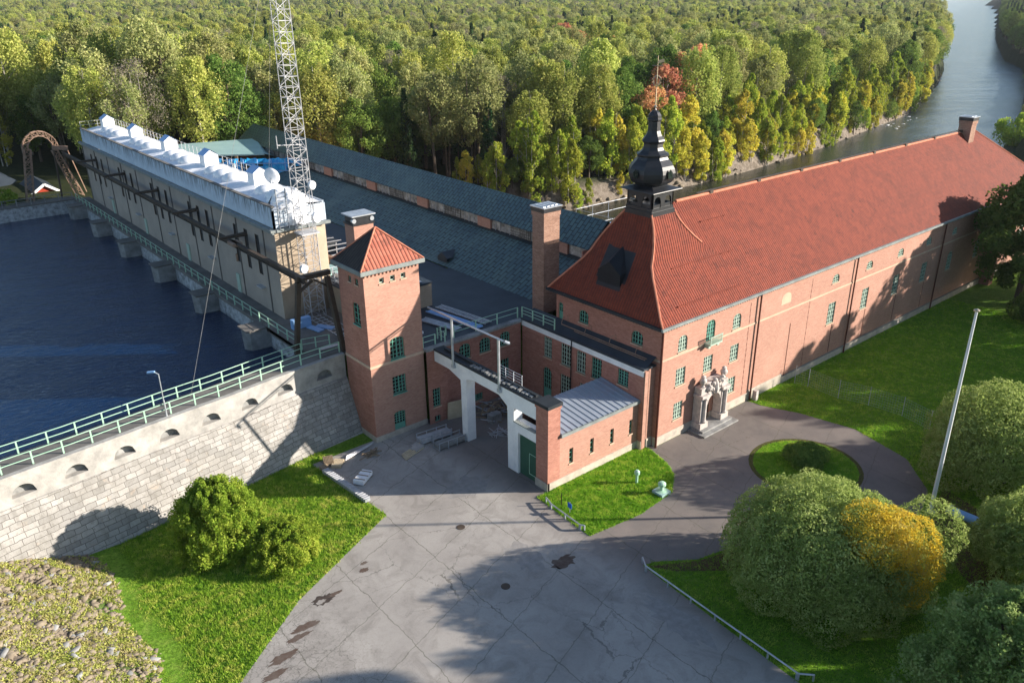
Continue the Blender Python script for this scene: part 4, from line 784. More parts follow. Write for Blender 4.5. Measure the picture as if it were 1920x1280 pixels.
# lattice portal at far end
lp = thing('lattice_gantry', 'brown lattice steel gantry with an arched top at the far end of the intake', 'gantry', (-25.5, 113, 7.6))
mb = MB(); lattice(mb, (-28.0, 113, 7.0), (-26.6, 113, 16.0), 1.1, 1.0, 9, .05); mb.build('leg', 'rust', lp)
mb = MB(); lattice(mb, (-20.2, 113, 7.4), (-22.6, 113, 15.4), 1.1, .9, 8, .05); mb.build('leg', 'rust', lp)
mb = MB(); pv = None
for k in range(9):
    a = math.pi*(1-k/8); c0 = Vector((-24.6+2.3*math.cos(a), 113, 15.8+2.6*math.sin(a)))
    if pv: lattice(mb, pv, c0, .75, .75, 1, .045, (0, 1, 0), ((c0-pv).normalized().cross(Vector((0, 1, 0)))))
    pv = c0
mb.bar((-22.9, 113, 15.9), (-20.6, 112.6, 15.6), .7, .6); mb.build('arch', 'rust', lp)
MB().bar((-22.8, 112.6, 15.5), (-23.2, 112.6, 6.5), .25).build('stay', 'darkbrown', lp)
MB().bar((-20.8, 112.5, 15.6), (-19.2, 112.5, 8.0), .14).build('stay', 'rust', lp)
# lattice mast
mt = thing('lattice_mast', 'tall white lattice radio mast at the near end of the intake house', 'mast', (-16.6, 32.8, 7.6))
mb = MB(); lattice(mb, (-16.6, 32.8, 7.6), (-16.75, 32.8, 50), 1.6, 1.1, 44, .027); mb.build('frame', 'alu', mt)
mb = MB()
for x, y, z, l in ((-15.9, 32, 9, 8), (-17.4, 32.1, 9, 7), (-16.3, 31.9, 14, 10)): mb.tube([(x, y, z), (x, y, z+l)], .045, 5)
mb.box(-17.6, -15.6, 31.8, 33.6, 16.6, 16.75); mb.tube([(-18.6, 32.8, 25.5), (-16, 32.8, 25.3)], .06, 5); mb.tube([(-18.6, 32.8, 25.2), (-18.6, 32.8, 26.4)], .05, 5); mb.build('cable_rack', 'alu', mt)
for z, x, y, r in ((18.2, -15.7, 32.2, .6), (21.5, -16.0, 31.9, .45), (13.2, -17.7, 32.2, .5)): MB().tube([(x, y, z), (x+.08, y-.25, z)], [r, r*.92], 18).build('drum_aerial', 'palewhite', mt)
for nm, a, b in (('between the mast and the dam walkway', (-16.75, 32.8, 44), (-33.5, 22.4, 7.7)), ('behind the mast down into the forest', (-16.75, 32.8, 44), (-5, 70, 8))):
    g = MB().tube([a, b], .014, 4).build('guy_wire', 'concrete'); tag(g, 'thin steel guy wire '+nm, 'guy wire', 'guy wires of the lattice mast')
# stacks behind
for x, y, z1 in ((-9.5, 92, 17.5), (-10.5, 90.5, 15.2), (-9.6, 68, 17.8), (-10.4, 66.5, 16)): tag(MB().tube([(x, y, 7.8), (x, y, z1)], [.2, .16], 8).build('exhaust_stack', 'zinc'), 'thin grey exhaust pipe standing behind the white roof', 'exhaust pipe', 'exhaust pipes behind the intake house')
# buff service block between tower and intake
sb = thing('buff_block', 'buff rendered low block between the tower and the intake house', 'building', (-14, 26.5, 7.6))
MB().box(-14.2, -6, 26.6, 35.4, 7.6, 10.4).build('wall', 'bufflit', sb); MB().box(-14.3, -5.9, 26.5, 35.5, 10.4, 10.6).build('roof', 'felt', sb)
mb = MB()
for k in range(12): mb.box(-13.9+k*.6, -13.55+k*.6, 26.9, 33.5, 10.65, 10.72)
mb.build('grating', 'zinc', sb)
railing('service_railing', 'grey pipe railing on top of the low buff block', [(-14, 26.8, 10.6), (-14, 35, 10.6), (-7, 35, 10.6)], sp=1.6, m='zinc', rails=(.5, 1), r=.03)
tag(MB().tube([(-13.4, 33.6, 11.2), (-12.8, 25.6, 11.2)], .3, 10).build('steel_pipe', 'zinc'), 'thick shiny steel pipe running towards the tower', 'pipe')
tag(MB().box(-12.6, -10.8, 37.5, 39.8, 7.8, 10.4).build('switch_cabinet', 'mint'), 'pale green cabinet behind the lattice mast', 'cabinet')
mb = MB(); mb.bar((-12.6, 42, 11.6), (-9.2, 28, 11.6), .5, .7); tag(mb.build('steel_girder', 'rust'), 'reddish brown steel girder beside the tower roof', 'girder')
mb = MB(); mb.bar((-8.4, 29, 11.0), (-8.4, 30.4, 11.0), .8, .5); mb.tube([(-8.4, 29.6, 11), (-8.4, 29.6, 12.2)], .15, 6); tag(mb.build('yellow_winch', 'yellow'), 'small yellow winch behind the tower roof', 'winch')
sc_ = thing('pipe_scaffold', 'silver scaffold tubes in the dark gap beside the slate roof', 'scaffold', (-10, 46, 7.8))
mb = MB()
for k in range(5): mb.tube([(-11.8+k*.2, 50-k*2, 10.6), (-6.5+k*.2, 47-k*1.6, 11.2)], .09, 5)
for k in range(4): mb.tube([(-11+k*1.2, 48-k*1.1, 7.8), (-11+k*1.2, 48-k*1.1, 11.2)], .07, 5)
mb.build('tube', 'alu', sc_)
# intake deck
dk = MB().box(-21.85, -13.2, 22.9, 34, 7.0, 7.6); struct('deck_pavement', dk, 'deck')
tag(MB().box(-20.2, -18.2, 30.6, 31.2, 7.6, 8.6).build('steel_box', 'paleblue'), 'pale blue metal box leaning on the intake deck', 'box')
for k, (x, y, rz, lb) in enumerate(((-18.4, 29.4, .2, 'left one of two pale blue panels lying on the deck'), (-17.4, 29.2, .5, 'right one of two pale blue panels lying on the deck'))):
    mb = MB().box(-.35, .35, -1.0, 1.0, 0, .12); o = mb.build('metal_panel', 'paleblue'); o.location = (x, y, 7.62); o.rotation_euler.z = rz; tag(o, lb, 'panel')
mb = MB(); 
for x in (-17.5, -16.9, -16.3, -15.7): mb.box(x-.04, x+.04, 24, 33, 7.604, 7.66)
for k in range(12): mb.box(-17.6, -16.1, 24.3+k*.75, 24.42+k*.75, 7.604, 7.64)
tag(mb.build('rail_track', 'zinc'), 'short crane rails set in the intake deck', 'rails')
tag(MB().bar((-20.6, 24.2, 7.75), (-17.4, 24.0, 7.75), .5, .1).build('steel_plank', 'alu'), 'white steel plank lying across the deck by the tower', 'plank')

for k, (a, b, mm, lb) in enumerate((((-7.4, 25.2), (-6.3, 17.9), 'paleblue', 'pale blue ladder-like lattice girder lying on the dark flat roof'), ((-9.3, 23.6), (-8.2, 18.9), 'zinc', 'grey lattice girder lying on the tower side of the pale blue one'), ((-5.9, 25.6), (-4.9, 18.3), 'alu', 'white lattice girder lying on the hall side of the pale blue one'))):
    t = thing('lattice_girder', lb, 'girder', (a[0], a[1], 7.95), 'girders lying on the flat roof'); A_, B_ = Vector((*a, 8.1)), Vector((*b, 8.1)); u_ = (B_-A_).normalized(); n_ = Vector((-u_.y, u_.x, 0)); mb = MB()
    for s_ in (-.42, .42): mb.bar(A_+n_*s_, B_+n_*s_, .12, .12)
    for q in range(22): c_ = A_+(B_-A_)*((q+.5)/22); mb.bar(c_-n_*.42, c_+n_*.42, .14, .06)
    if k == 0: mb.bar(A_+n_*.1-Vector((0, 0, .05)), B_+n_*.1-Vector((0, 0, .05)), .5, .03)
    mb.build('frame', mm, t)
tag(MB().box(-12.3, -11.2, 20.6, 22.0, 7.93, 8.15).build('panel_pile', 'palewhite'), 'small pile of white panels on the flat roof beside the tower', 'panels')
# ------------------------------------------------------------------ terrain and water
YN = ([20, 45, 67, 108, 128, 174, 264, 377, 463, 735, 1018, 1702, 2274, 3221, 6000, 14000], [118, 96, 81, 79, 80, 85.6, 103, 143, 178, 300, 430, 748, 1020, 1494, 2950, 7400])
YS = ([20, 95, 130, 165, 198, 246, 407, 505, 571, 674, 800, 1018, 2274, 4073, 6000, 14000], [14, 14, 17, 28, 43, 59, 115, 152, 187, 229, 280, 364, 842, 1582, 2300, 5400])
def smooth(t): t = np.clip(t, 0, 1); return t*t*(3-2*t)
def river_d(x, y): return np.minimum(np.minimum(np.interp(x, *YN)-y, y-np.interp(x, *YS)), x-20)
def hills(x, y):
    d = np.hypot(x+51, y+41); return 14*smooth((d-500)/2200)+10*smooth((d-2500)/2500)
def terr(x, y):
    x = np.asarray(x, float); y = np.asarray(y, float); rng = np.sin(x*.13+y*.07)*np.cos(y*.11-x*.05)
    north = 1.2+smooth((y-118)/40)*1.5+rng*.8
    left = 7.0+rng*.4; n = left+(north-left)*smooth((x-14)/40)
    z = np.where(y > 60, np.where((x > 20), north, n), 0.0)
    z = np.where((x <= 20) & (y > 22.5) & (y < 111), 2.0, z); z = np.where((x <= 20) & (y >= 111), n, z)
    z = np.where(y <= 22.5, 0, z)
    z = z+np.where((x < -43.6) & (y < 27), .36*np.clip(-43.6-x+.5*np.sin(y*.6), 0, 30), 0)
    z = z+hills(x, y)
    d = river_d(x, y); t = smooth((d+3.2)/4.5); return np.where(x > 20, z*(1-t)-8*t, z)
def axis(fine0, fine1, st, far, g=1.035):
    a = list(np.arange(fine0, fine1+st, st)); s = st
    while a[-1] < far: s *= g; a.append(a[-1]+s)
    s = st; b = []
    q = fine0
    while q > -far: s *= g; q -= s; b.append(q)
    return np.array(b[::-1]+a)
xs = axis(-62, 420, 2.5, 15000); ys = axis(-50, 240, 2.5, 15000)
X, Y = np.meshgrid(xs, ys); Z = terr(X, Y); nx_, ny_ = len(xs), len(ys)
def np_mesh(name, V, F, m, kind=None, parent=None, smooth_=False, link=True):
    me = D.meshes.new(name); V = np.asarray(V, np.float32); F = np.asarray(F, np.int32); k = F.shape[1]
    me.vertices.add(len(V)); me.vertices.foreach_set('co', V.ravel()); me.loops.add(F.size); me.loops.foreach_set('vertex_index', F.ravel())
    me.polygons.add(len(F)); me.polygons.foreach_set('loop_start', np.arange(0, F.size, k, dtype=np.int32)); me.polygons.foreach_set('loop_total', np.full(len(F), k, np.int32))
    if smooth_: me.polygons.foreach_set('use_smooth', np.ones(len(F), bool))
    me.update(calc_edges=True); me.materials.append(M[m] if isinstance(m, str) else m)
    if not link: return me
    o = D.objects.new(name, me); COL.objects.link(o)
    if kind: o['kind'] = kind
    if parent: o.parent = parent
    return o
I = np.arange((nx_-1)*(ny_-1)); r_, c_ = I//(nx_-1), I % (nx_-1); a = r_*nx_+c_
g = np_mesh('ground', np.stack([X.ravel(), Y.ravel(), Z.ravel()], 1), np.stack([a, a+1, a+nx_+1, a+nx_], 1), 'ground', 'structure', smooth_=True)
ca = g.data.color_attributes.new('zone', 'FLOAT_COLOR', 'POINT'); zc = np.zeros((X.size, 4), np.float32); zc[:, 3] = 1
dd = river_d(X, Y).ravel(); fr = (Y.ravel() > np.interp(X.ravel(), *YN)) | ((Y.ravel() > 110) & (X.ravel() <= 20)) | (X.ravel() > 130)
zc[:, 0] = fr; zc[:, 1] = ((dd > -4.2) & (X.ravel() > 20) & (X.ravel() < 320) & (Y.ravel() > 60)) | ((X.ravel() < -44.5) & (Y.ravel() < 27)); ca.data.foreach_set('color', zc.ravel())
struct('reservoir_water', MB().poly([(-21.6, 22.6, 5.3), (-21.6, 111, 5.3), (-400, 111, 5.3), (-400, 12, 5.3), (-70, 17.5, 5.3)]), 'reservoir')
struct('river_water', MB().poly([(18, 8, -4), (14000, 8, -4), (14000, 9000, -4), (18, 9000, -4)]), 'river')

# ------------------------------------------------------------------ yard surfaces
def smoothpoly(pts, n=4):
    out = []; k = len(pts)
    for i in range(k):
        p0, p1, p2, p3 = [Vector(pts[(i+j-1) % k]) for j in range(4)]
        for t in range(n):
            t /= n; out.append(tuple(.5*((2*p1)+(p2-p0)*t+(2*p0-5*p1+4*p2-p3)*t*t+(3*p1-p0-3*p2+p3)*t**3)))
    return out
def sheet(name, pts, z, m, kind='structure'):
    mb = MB().poly([(p[0], p[1], z) for p in pts]); o = mb.build(name, m); o['kind'] = kind; return o
yard = [(-19, 18), (-25.6, 17.9), (-25.2, 15.7), (-24.75, 9.6), (-24.5, 7.0), (-29, 4.9), (-34.5, 2.3), (-40.5, -2.1), (-52, -10), (-62, -22), (-62, -49), (-14.9, -49), (-14.7, -24.2), (-13.6, -10.65), (-12.6, -10.9), (-10, -12.8), (-7.5, -13.4), (-3.5, -15), (-.5, -17.5), (4, -20.2), (8, -20.8), (11.7, -19.7), (15.35, -16.1), (16.9, -10.3), (15.8, -5.2), (14.3, -1.6), (14.2, -.1), (0, -.1), (0, 18)]
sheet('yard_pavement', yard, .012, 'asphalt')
g2 = [(-13.7, .9), (-14.1, -5.64), (-9.05, -6.3), (-4.6, -5.9), (-2.3, -4.2), (-1.3, -2.4), (-.75, -.1), (-.7, .9)]
sheet('lawn', g2, .03, 'grass'); isl = [(7.4+4.55*math.cos(a*math.pi/16), -10.9+4.4*math.sin(a*math.pi/16), 0) for a in range(32)]; sheet('island_lawn', isl, .03, 'grass')
def ring(name, pts, w_, z, m):
    mb = MB(); k = len(pts)
    c_ = sum((Vector(p[:2]) for p in pts), Vector((0, 0)))/k
    for i in range(k):
        a, b = Vector(pts[i][:2]), Vector(pts[(i+1) % k][:2]); ao_ = a+(a-c_).normalized()*w_; bo = b+(b-c_).normalized()*w_
        mb.add([(*a, z), (*b, z), (*bo, z), (*ao_, z)], [(0, 1, 2, 3)])
    o = mb.build(name, m); o['kind'] = 'structure'; return o
M['mossedge'] = grass_mat('mossy kerb edge', (.10, .11, .03), (.15, .14, .05), (.12, .10, .06), 2)
ring('mossy_verge', isl, .38, .02, 'mossedge')
M['leaf'] = stained('fallen leaf litter', (.13, .075, .04), (.07, .05, .025), 1.5, .95, bump=.8, bs=9)
sheet('leaf_litter', [(-13.4, -10.9), (-10, -13), (-7.5, -13.7), (-6.5, -15), (-9, -15.3), (-12.3, -12.6)], .02, 'leaf')
sheet('leaf_litter', [(8, -21.3), (13, -20.4), (12, -24), (9, -27), (4, -29), (1, -29), (3, -26), (6, -23)], .02, 'leaf')
M['stainm'] = stained('damp rust stain', (.10, .065, .05), (.15, .12, .10), 2, .8)
M['rustring'] = stained('dark wet ring', (.045, .035, .03), (.09, .07, .06), 2, .7)
random.seed(9)
def blob(name, x, y, rx, ry, m, z=.018, seed=0, ph=0):
    random.seed(seed); P = [(x+math.cos(a*math.pi/14+ph)*rx*random.uniform(.62, 1.2), y+math.sin(a*math.pi/14+ph)*ry*random.uniform(.62, 1.2)) for a in range(28)]; return sheet(name, P, z, m)
blob('stain', -33.2, 1.3, .9, .5, 'rustring', seed=1); blob('stain', -33.4, 1.2, .4, .2, 'asphalt', .022, 2); blob('stain', -32.2, 1.3, .55, .2, 'stainm', .02, 5)
for k, (x, y, rx, ry) in enumerate(((-35.3, -.3, 1.0, .35), (-36.0, -.9, .9, .25), (-37.6, -1.9, 1.0, .4), (-38.6, -2.9, .9, .3), (-29.4, 2.2, .45, .25), (-29.0, 2.9, .35, .15), (-17.7, -6.6, 1.2, .7))): blob('stain', x, y, rx, ry, 'stainm', .018, k+3)
M['patch'] = stained('asphalt repair patch', (.25, .235, .22), (.33, .31, .29), 2, .85)
for k, (x, y, rx, ry) in enumerate(((-27, -2.5, 2.4, 1.0), (-19.5, -4.2, 1.3, 2.1), (-33, -9, 2.6, 1.2), (-17, 6, 2.2, 1.5), (-21, 12, 2, 1.4), (-16, -16, 1.2, 3))): blob('worn_patch', x, y, rx, ry, 'patch' if k % 2 else 'asphalt', .0145, k+40)
for x, y in ((-22.67, -5.88), (-20.95, 1.75)): tag(MB().lathe(x, y, [(.01, .34), (.035, .34), (.036, .3)], 16).build('manhole_cover', 'darkbrown'), 'small dark manhole cover in the pale yard, '+('by the tip of the tree shadow' if y < 0 else 'alone nearer the gateway'), 'manhole cover')

# ------------------------------------------------------------------ dam
dam = thing('stone_dam', 'grey stone ashlar dam wall with a row of arched niches and a walkway on top', 'dam wall', (-35, 18, 0))
DX = [-90, -66, -57.3, -47.7, -43.3, -39.3, -35.4, -31.3, -27.1, -23.0, -18.9]; DY = [9, 15.6, 17.6, 19.4, 19.75, 20.3, 20.8, 21.2, 21.9, 22.5, 22.8]
def dy(x): return float(np.interp(x, DX, DY))
def fz(x): return 0
edges = [-90, -78, -66]+[-47.0-1.78-3.57*k for k in range(5, -1, -1) if -47-1.78-3.57*k > -66]+[-47.0+1.78+3.57*k for k in range(8)]; edges = edges[:-1]+[-19.12]
low = MB(); ZB = 5.15
for a, b in zip(edges, edges[1:]):
    p, q = Vector((a, dy(a)-.55, 0)), Vector((b, dy(b)-.55, 0)); L = (q-p).length; u = (q-p)/L; nrm = Vector((u.y, -u.x, 0)); P = Plane(p, u, nrm)
    cc = L/2; niche = [(cc-.82, cc+.82, 5.75, 6.6, .72)] if a > -66 else []
    wall(dam, P, 0, L, ZB, 7.45, niche, 'damtop', .6)
    if niche: MB().poly([P.P(cc-.82, 5.75, -.58), P.P(cc+.82, 5.75, -.58), P.P(cc+.82, 6.6, -.58), P.P(cc-.82, 6.6, -.58)]).build('niche_back', 'concrete', dam)
    k = 3
    for i in range(k):
        z0, z1 = -.3+(ZB+.3)*i/k, -.3+(ZB+.3)*(i+1)/k
        def f(pt, z): t = (ZB-z)/ZB; return (pt.x+.0, pt.y-.12-2.2*t, z)
        low.add([f(p, z0), f(q, z0), f(q, z1), f(p, z1)], [(0, 1, 2, 3)])
    low.add([(p.x, p.y-.12, ZB), (q.x, q.y-.12, ZB), (q.x, q.y+.05, ZB+.02), (p.x, p.y+.05, ZB+.02)], [(0, 1, 2, 3)])
low.build('ashlar_face', 'ashlar', dam)
mb = MB(); mc = MB(); mf = MB()
for a, b in zip(edges, edges[1:]):
    for q, (o0, o1, z) in ((mb, (-.62, -.15, 7.58)), (mc, (-.15, 2.5, 7.55))):
        q.add([(a, dy(a)+o0, z), (b, dy(b)+o0, z), (b, dy(b)+o1, z), (a, dy(a)+o1, z)], [(0, 1, 2, 3)])
    mb.add([(a, dy(a)-.62, 7.58), (b, dy(b)-.62, 7.58), (b, dy(b)-.62, 7.40), (a, dy(a)-.62, 7.40)], [(0, 1, 2, 3)]); mb.add([(a, dy(a)-.62, 7.40), (b, dy(b)-.62, 7.40), (b, dy(b)-.5, 7.40), (a, dy(a)-.5, 7.40)], [(0, 1, 2, 3)])
    mf.add([(a, dy(a)+2.5, 7.55), (b, dy(b)+2.5, 7.55), (b, dy(b)+2.5, 2), (a, dy(a)+2.5, 2)], [(0, 1, 2, 3)])
mb.build('crest_edge', 'damtop', dam); mc.build('walkway', 'deck', dam); mf.build('water_face', 'concrete', dam)
mb = MB(); mb.poly([(-24.6, 18.6, 2.2), (-23.4, 18.7, 2.9), (-23.9, 18.1, 1.2), (-24.2, 18.3, 1.9)])
rp = [(x, dy(x)+.05, 7.55) for x in (-88, -66, -57.3, -47.7, -43.3, -39.3, -35.4, -31.3, -27.1, -23.0, -19.3)]
railing('dam_railing', 'pale green railing on the yard side of the dam walkway', rp, sp=2.05)
rp = [(x, dy(x)+2.3, 7.55) for x in (-88, -66, -57.3, -47.7, -43.3, -39.3, -35.4, -31.3, -27.1, -22.2)]
railing('dam_railing', 'pale green railing on the water side of the dam walkway', rp, sp=2.05)
lt = thing('lamp_post', 'thin grey lamp post standing on the dam walkway', 'lamp post', (-36.1, 20.6, 7.5))
MB().tube([(-36.1, 20.55, 7.3), (-36.1, 20.55, 9.0)], .07, 8).build('base', 'zinc', lt); MB().tube([(-36.1, 20.55, 9.0), (-36.1, 20.55, 11.3), (-36.35, 20.8, 11.5)], .045, 8).build('pole', 'zinc', lt); MB().bar((-36.3, 20.75, 11.5), (-36.75, 21.1, 11.45), .22, .12).build('lamp_head', 'paleblue', lt)
# far retaining wall
fw2 = thing('concrete_wall', 'stained concrete wall across the far side of the reservoir', 'wall', (-22, 110, 5))
mb = MB().box(-200, -21.4, 110, 111.2, 3, 7.45); mb.build('wall', 'whitewash', fw2); MB().box(-200, -21.4, 109.9, 112.5, 7.45, 7.6).build('coping', 'deck', fw2)
railing('wall_railing', 'rusty railing along the far reservoir wall', [(-70, 110.5, 7.6), (-22, 110.5, 7.6)], sp=2.1, m='concrete', r=.04)
rh = thing('red_cottage', 'small red wooden cottage with white gable boards behind the gantry', 'cottage', (-25, 122, 5))
HX0, HX1, ry, rz_ = -30.2, -17.6, 122, 8.6
mb = MB(); mb.poly([(HX0, ry, 3), (HX1, ry, 3), (HX1, ry, 4.3), ((HX0+HX1)/2, ry, rz_-.2), (HX0, ry, 4.3)]); mb.build('gable_wall', 'redwood', rh)
mb = MB(); xm = (HX0+HX1)/2
for s, x in ((-1, HX0-.5), (1, HX1+.5)): mb.add([(xm, ry-.4, rz_), (x, ry-.4, 4.0), (x, ry+11, 4.0), (xm, ry+11, rz_)], [(0, 1, 2, 3)])
mb.build('roof', 'felt', rh); mb = MB()
for x in (HX0-.5, HX1+.5): mb.bar((xm, ry-.45, rz_-.1), (x, ry-.45, 3.9), .12, .42)
mb.build('barge_board', 'white', rh)
dr = thing('dark_roofed_shed', 'low shed with a dark pitched roof left of the red cottage', 'shed', (-34, 128, 5)); mb = MB(); mb.add([(-40, 120, 5.0), (-26, 134, 7.5), (-30, 138, 10.5), (-44, 124, 10)], [(0, 1, 2, 3)]); mb.add([(-44, 124, 10), (-30, 138, 10.5), (-34, 142, 5), (-48, 128, 5)], [(0, 1, 2, 3)]); mb.build('roof', 'felt', dr); MB().prism([(-40, 121), (-27, 134), (-34, 141), (-47, 128)], 3, 5.2).build('wall', 'redwood', dr)

# ------------------------------------------------------------------ yard furniture
fp = thing('flagpole', 'tall white flagpole standing on the lawn', 'flagpole', (8.82, -21.18, 0))
MB().tube([(8.82, -21.18, 0), (8.82, -21.18, 17.2)], [.17, .09], 12).build('pole', 'white', fp); MB().lathe(8.82, -21.18, [(17.2, .1), (17.25, .22), (17.32, .22), (17.42, .05)], 12).build('finial', 'gold', fp); MB().lathe(8.82, -21.18, [(-.1, .35), (.12, .35), (.14, .2)], 12).build('base', 'zinc', fp)
def guardrail(label, pts, h=.5, sp=2.2):
    t = thing('guardrail', label, 'guardrail', (*pts[0][:2], 0), 'low steel barriers round the yard'); mb = MB(); P = [Vector((*p[:2], h)) for p in pts]
    for a, b in zip(P, P[1:]): mb.tube([a, b], .06, 7)
    mb.build('rail', 'zinc', t)
    for a, b in zip(P, P[1:]):
        n = max(1, round((b-a).length/sp))
        for i in range(n+1): q = a+(b-a)*((i+.04)/(n+.08)); MB().box(q.x-.05, q.x+.05, q.y-.05, q.y+.05, -.1, h).build('post', 'zinc', t)
guardrail('long low galvanised barrier beside the lower lawn by the globe willow', [(-13.4, -10.4), (-13.95, -11.2), (-14.55, -23.9), (-13.9, -24.6)])
guardrail('short low barrier at the edge of the small lawn by the brick pillar', [(-13.6, -.1), (-13.9, -1.0), (-14.1, -4.6), (-13.9, -4.9)])
t = thing('steel_beam', 'long grey ribbed steel beam lying between grass and yard', 'beam', (-25, 12.6, 0)); mb = MB(); mb.bar((-25.25, 15.8, .22), (-24.75, 9.5, .22), .5, .3); mb.build('web', 'zinc', t); mb = MB()
for i in range(22): q = Vector((-25.25, 15.8, .38))+(Vector((.5, -6.3, 0)))*(i/21.5); mb.box(q.x-.3, q.x+.3, q.y, q.y+.09, .05, .42)
mb.build('rib', 'alu', t)
t = thing('panel_stack', 'stack of white panels strapped with wood on the yard', 'panel stack', (-23.4, 12.7, 0), rz=0); mb = MB(); 
a_, b_ = Vector((-24.1, 12.2, 0)), Vector((-22.6, 13.2, 0)); d_ = (b_-a_).normalized(); n_ = Vector((-d_.y, d_.x, 0))
mb.bar(a_+Vector((0, 0, .3)), b_+Vector((0, 0, .3)), .95, .38); mb.build('panels', 'palewhite', t); mb = MB()
for k in (.15, .5, .85): q = a_+(b_-a_)*k; mb.bar(q-n_*.52+Vector((0, 0, .51)), q+n_*.52+Vector((0, 0, .51)), .08, .05); mb.bar(q-n_*.5+Vector((0, 0, .05)), q+n_*.5+Vector((0, 0, .05)), .1, .1)
mb.build('batten', 'wood', t)
def pallets(label, x, y, rz, n, m='wood', tilt=0):
    t = thing('wooden_pallet', label, 'pallet', (x, y, 0), rz=rz); t.rotation_euler.x = tilt
    for k in range(n):
        mb = MB(); z = k*.17
        for i in range(7): mb.box(-.6, .6, -.42+i*.13, -.33+i*.13, z+.11, z+.14)
        for i in (-.55, -.05, .45): mb.box(i, i+.1, -.42, .45, z+.0, z+.11)
        mb.build('boards', m, t, off=(0, 0, 0))
    return t
pallets('broken wooden pallet leaning at the foot of the dam wall', -24.9, 16.5, .3, 1, tilt=.9); pallets('pair of pallets stacked flat beside the foot of the dam wall', -23.8, 16.3, .8, 2, 'newwood'); pallets('grey pallet heap behind the steel beam at the dam foot', -24.3, 17.1, 1.2, 3)
t = thing('pole_bundle', 'bundle of pale poles lying against the foot of the dam', 'pole bundle', (-22, 17, 0)); mb = MB()
for k in range(5): mb.tube([(-23.0+k*.1, 16.4+k*.14, .15), (-19.9+k*.1, 17.2+k*.06, .2)], .055, 5)
mb.build('pole', 'alu', t)
t = thing('scrap_heap', 'small heap of dark scrap and laths below the square tower', 'scrap', (-21, 16, 0)); mb = MB(); random.seed(21)
for k in range(26): a = random.random()*6.28; x, y = -20.9+random.uniform(-.7, .7), 15.9+random.uniform(-.4, .4); mb.bar((x, y, .05+random.random()*.25), (x+math.cos(a)*.7, y+math.sin(a)*.7, .08+random.random()*.25), .06)
mb.build('lath', 'wood', t)
def tube_rack(label, x, y, rz, L, m1, m2):
    t = thing('tube_rack', label, 'tube rack', (x, y, 0), rz=rz)
    mb = MB()
    for i in range(7):
        for j in range(3): mb.tube([(-L/2, -.42+i*.14, .2+j*.15), (L/2, -.42+i*.14, .2+j*.15)], .06, 6)
    mb.build('tubes', m1, t, off=(0, 0, 0)); mb = MB()
    for q in (-.48, -.16, .16, .48):
        for s in (-.52, .52): mb.box(q*L-.04, q*L+.04, s-.04, s+.04, 0, .85)
        mb.box(q*L-.04, q*L+.04, -.52, .52, .05, .12)
    for s in (-.52, .52): mb.box(-L/2, L/2, s-.03, s+.03, .78, .84)
    mb.build('frame', m2, t, off=(0, 0, 0)); return t
tube_rack('metal rack of long tubes nearest the tower door', -14.6, 14.5, -.1, 3.3, 'alu', 'zinc'); tube_rack('metal rack of dull tubes in front of the first white column', -14.1, 12.7, -.05, 3.0, 'concrete', 'zinc')
t = thing('board_pile', 'pile of yellowish boards lying on the dark yard', 'boards', (-18, 13.5, 0)); mb = MB()
for k in range(6): mb.bar((-18.8+k*.03, 13.0+k*.16, .08+(k % 3)*.06), (-16.4+k*.05, 13.7+k*.16, .08+(k % 3)*.06), .15, .06)
mb.build('board', 'newwood', t)
for k, (x, y, l) in enumerate(((-16.3, 14.8, 'left pale slab of two beside the tube rack'), (-15.9, 15.3, 'smaller pale slab lying next to its neighbour by the tube rack'))): o = MB().box(-.6+.1*k, .6-.1*k, -.4, .4, 0, .22-.1*k).build('slab', 'damtop'); o.location = (x-.6, y-.8, .02); o.rotation_euler.z = .3; tag(o, l, 'slab')
t = thing('frame_heap', 'tangle of white metal frames behind the gateway', 'frame heap', (-9.6, 12, 0)); mb = MB(); random.seed(5)
for k in range(22): a = random.random()*6.28; x, y, z = -9.6+random.uniform(-.6, .6), 11.2+random.uniform(-.5, .5), random.random()*.6; mb.bar((x-.6*math.cos(a), y-.6*math.sin(a), z), (x+.6*math.cos(a), y+.6*math.sin(a), z*.6+.05), .05)
mb.build('frame', 'alu', t)
o = MB().box(-.05, .05, -.9, .9, 0, 2.0).build('leaning_board', 'newwood'); o.location = (-10.6, 16.5, 0); o.rotation_euler = (0, -.12, 1.35); tag(o, 'large plywood board leaning on the brick wall behind the gateway', 'board')
t = thing('junk_pile', 'dark pile of timber and scrap at the back of the yard behind the gateway', 'junk pile', (-6, 14, 0)); mb = MB(); m3 = MB()
for k in range(60): a = random.random()*6.28; x, y, z = -6.5+random.uniform(-2.6, 2.4), 14.6+random.uniform(-1.6, 1.6), random.random()*1.1; (mb if k % 3 else m3).bar((x-.7*math.cos(a), y-.7*math.sin(a), z), (x+.7*math.cos(a), y+.7*math.sin(a), z*.5+.05), .12, .06)
mb.build('timber', 'wood', t); m3.build('metal_scrap', 'zinc', t)
tag(MB().box(-6.7, -5.6, 9.6, 10.3, .02, .5).build('crate', 'newwood'), 'open pale crate behind the gateway', 'crate'); tag(MB().lathe(-6.1, 9.9, [(.5, .3), (.62, .32), (.72, .2), (.75, .02)], 10).build('cloth_bundle', 'redtarp'), 'small red cloth bundle on the crate', 'cloth')
o = MB().box(-.6, .6, -.4, .4, 0, .9).build('machine_box', 'concrete'); o.location = (-8.2, 13.4, 0); tag(o, 'grey machine box beside the junk pile', 'box')
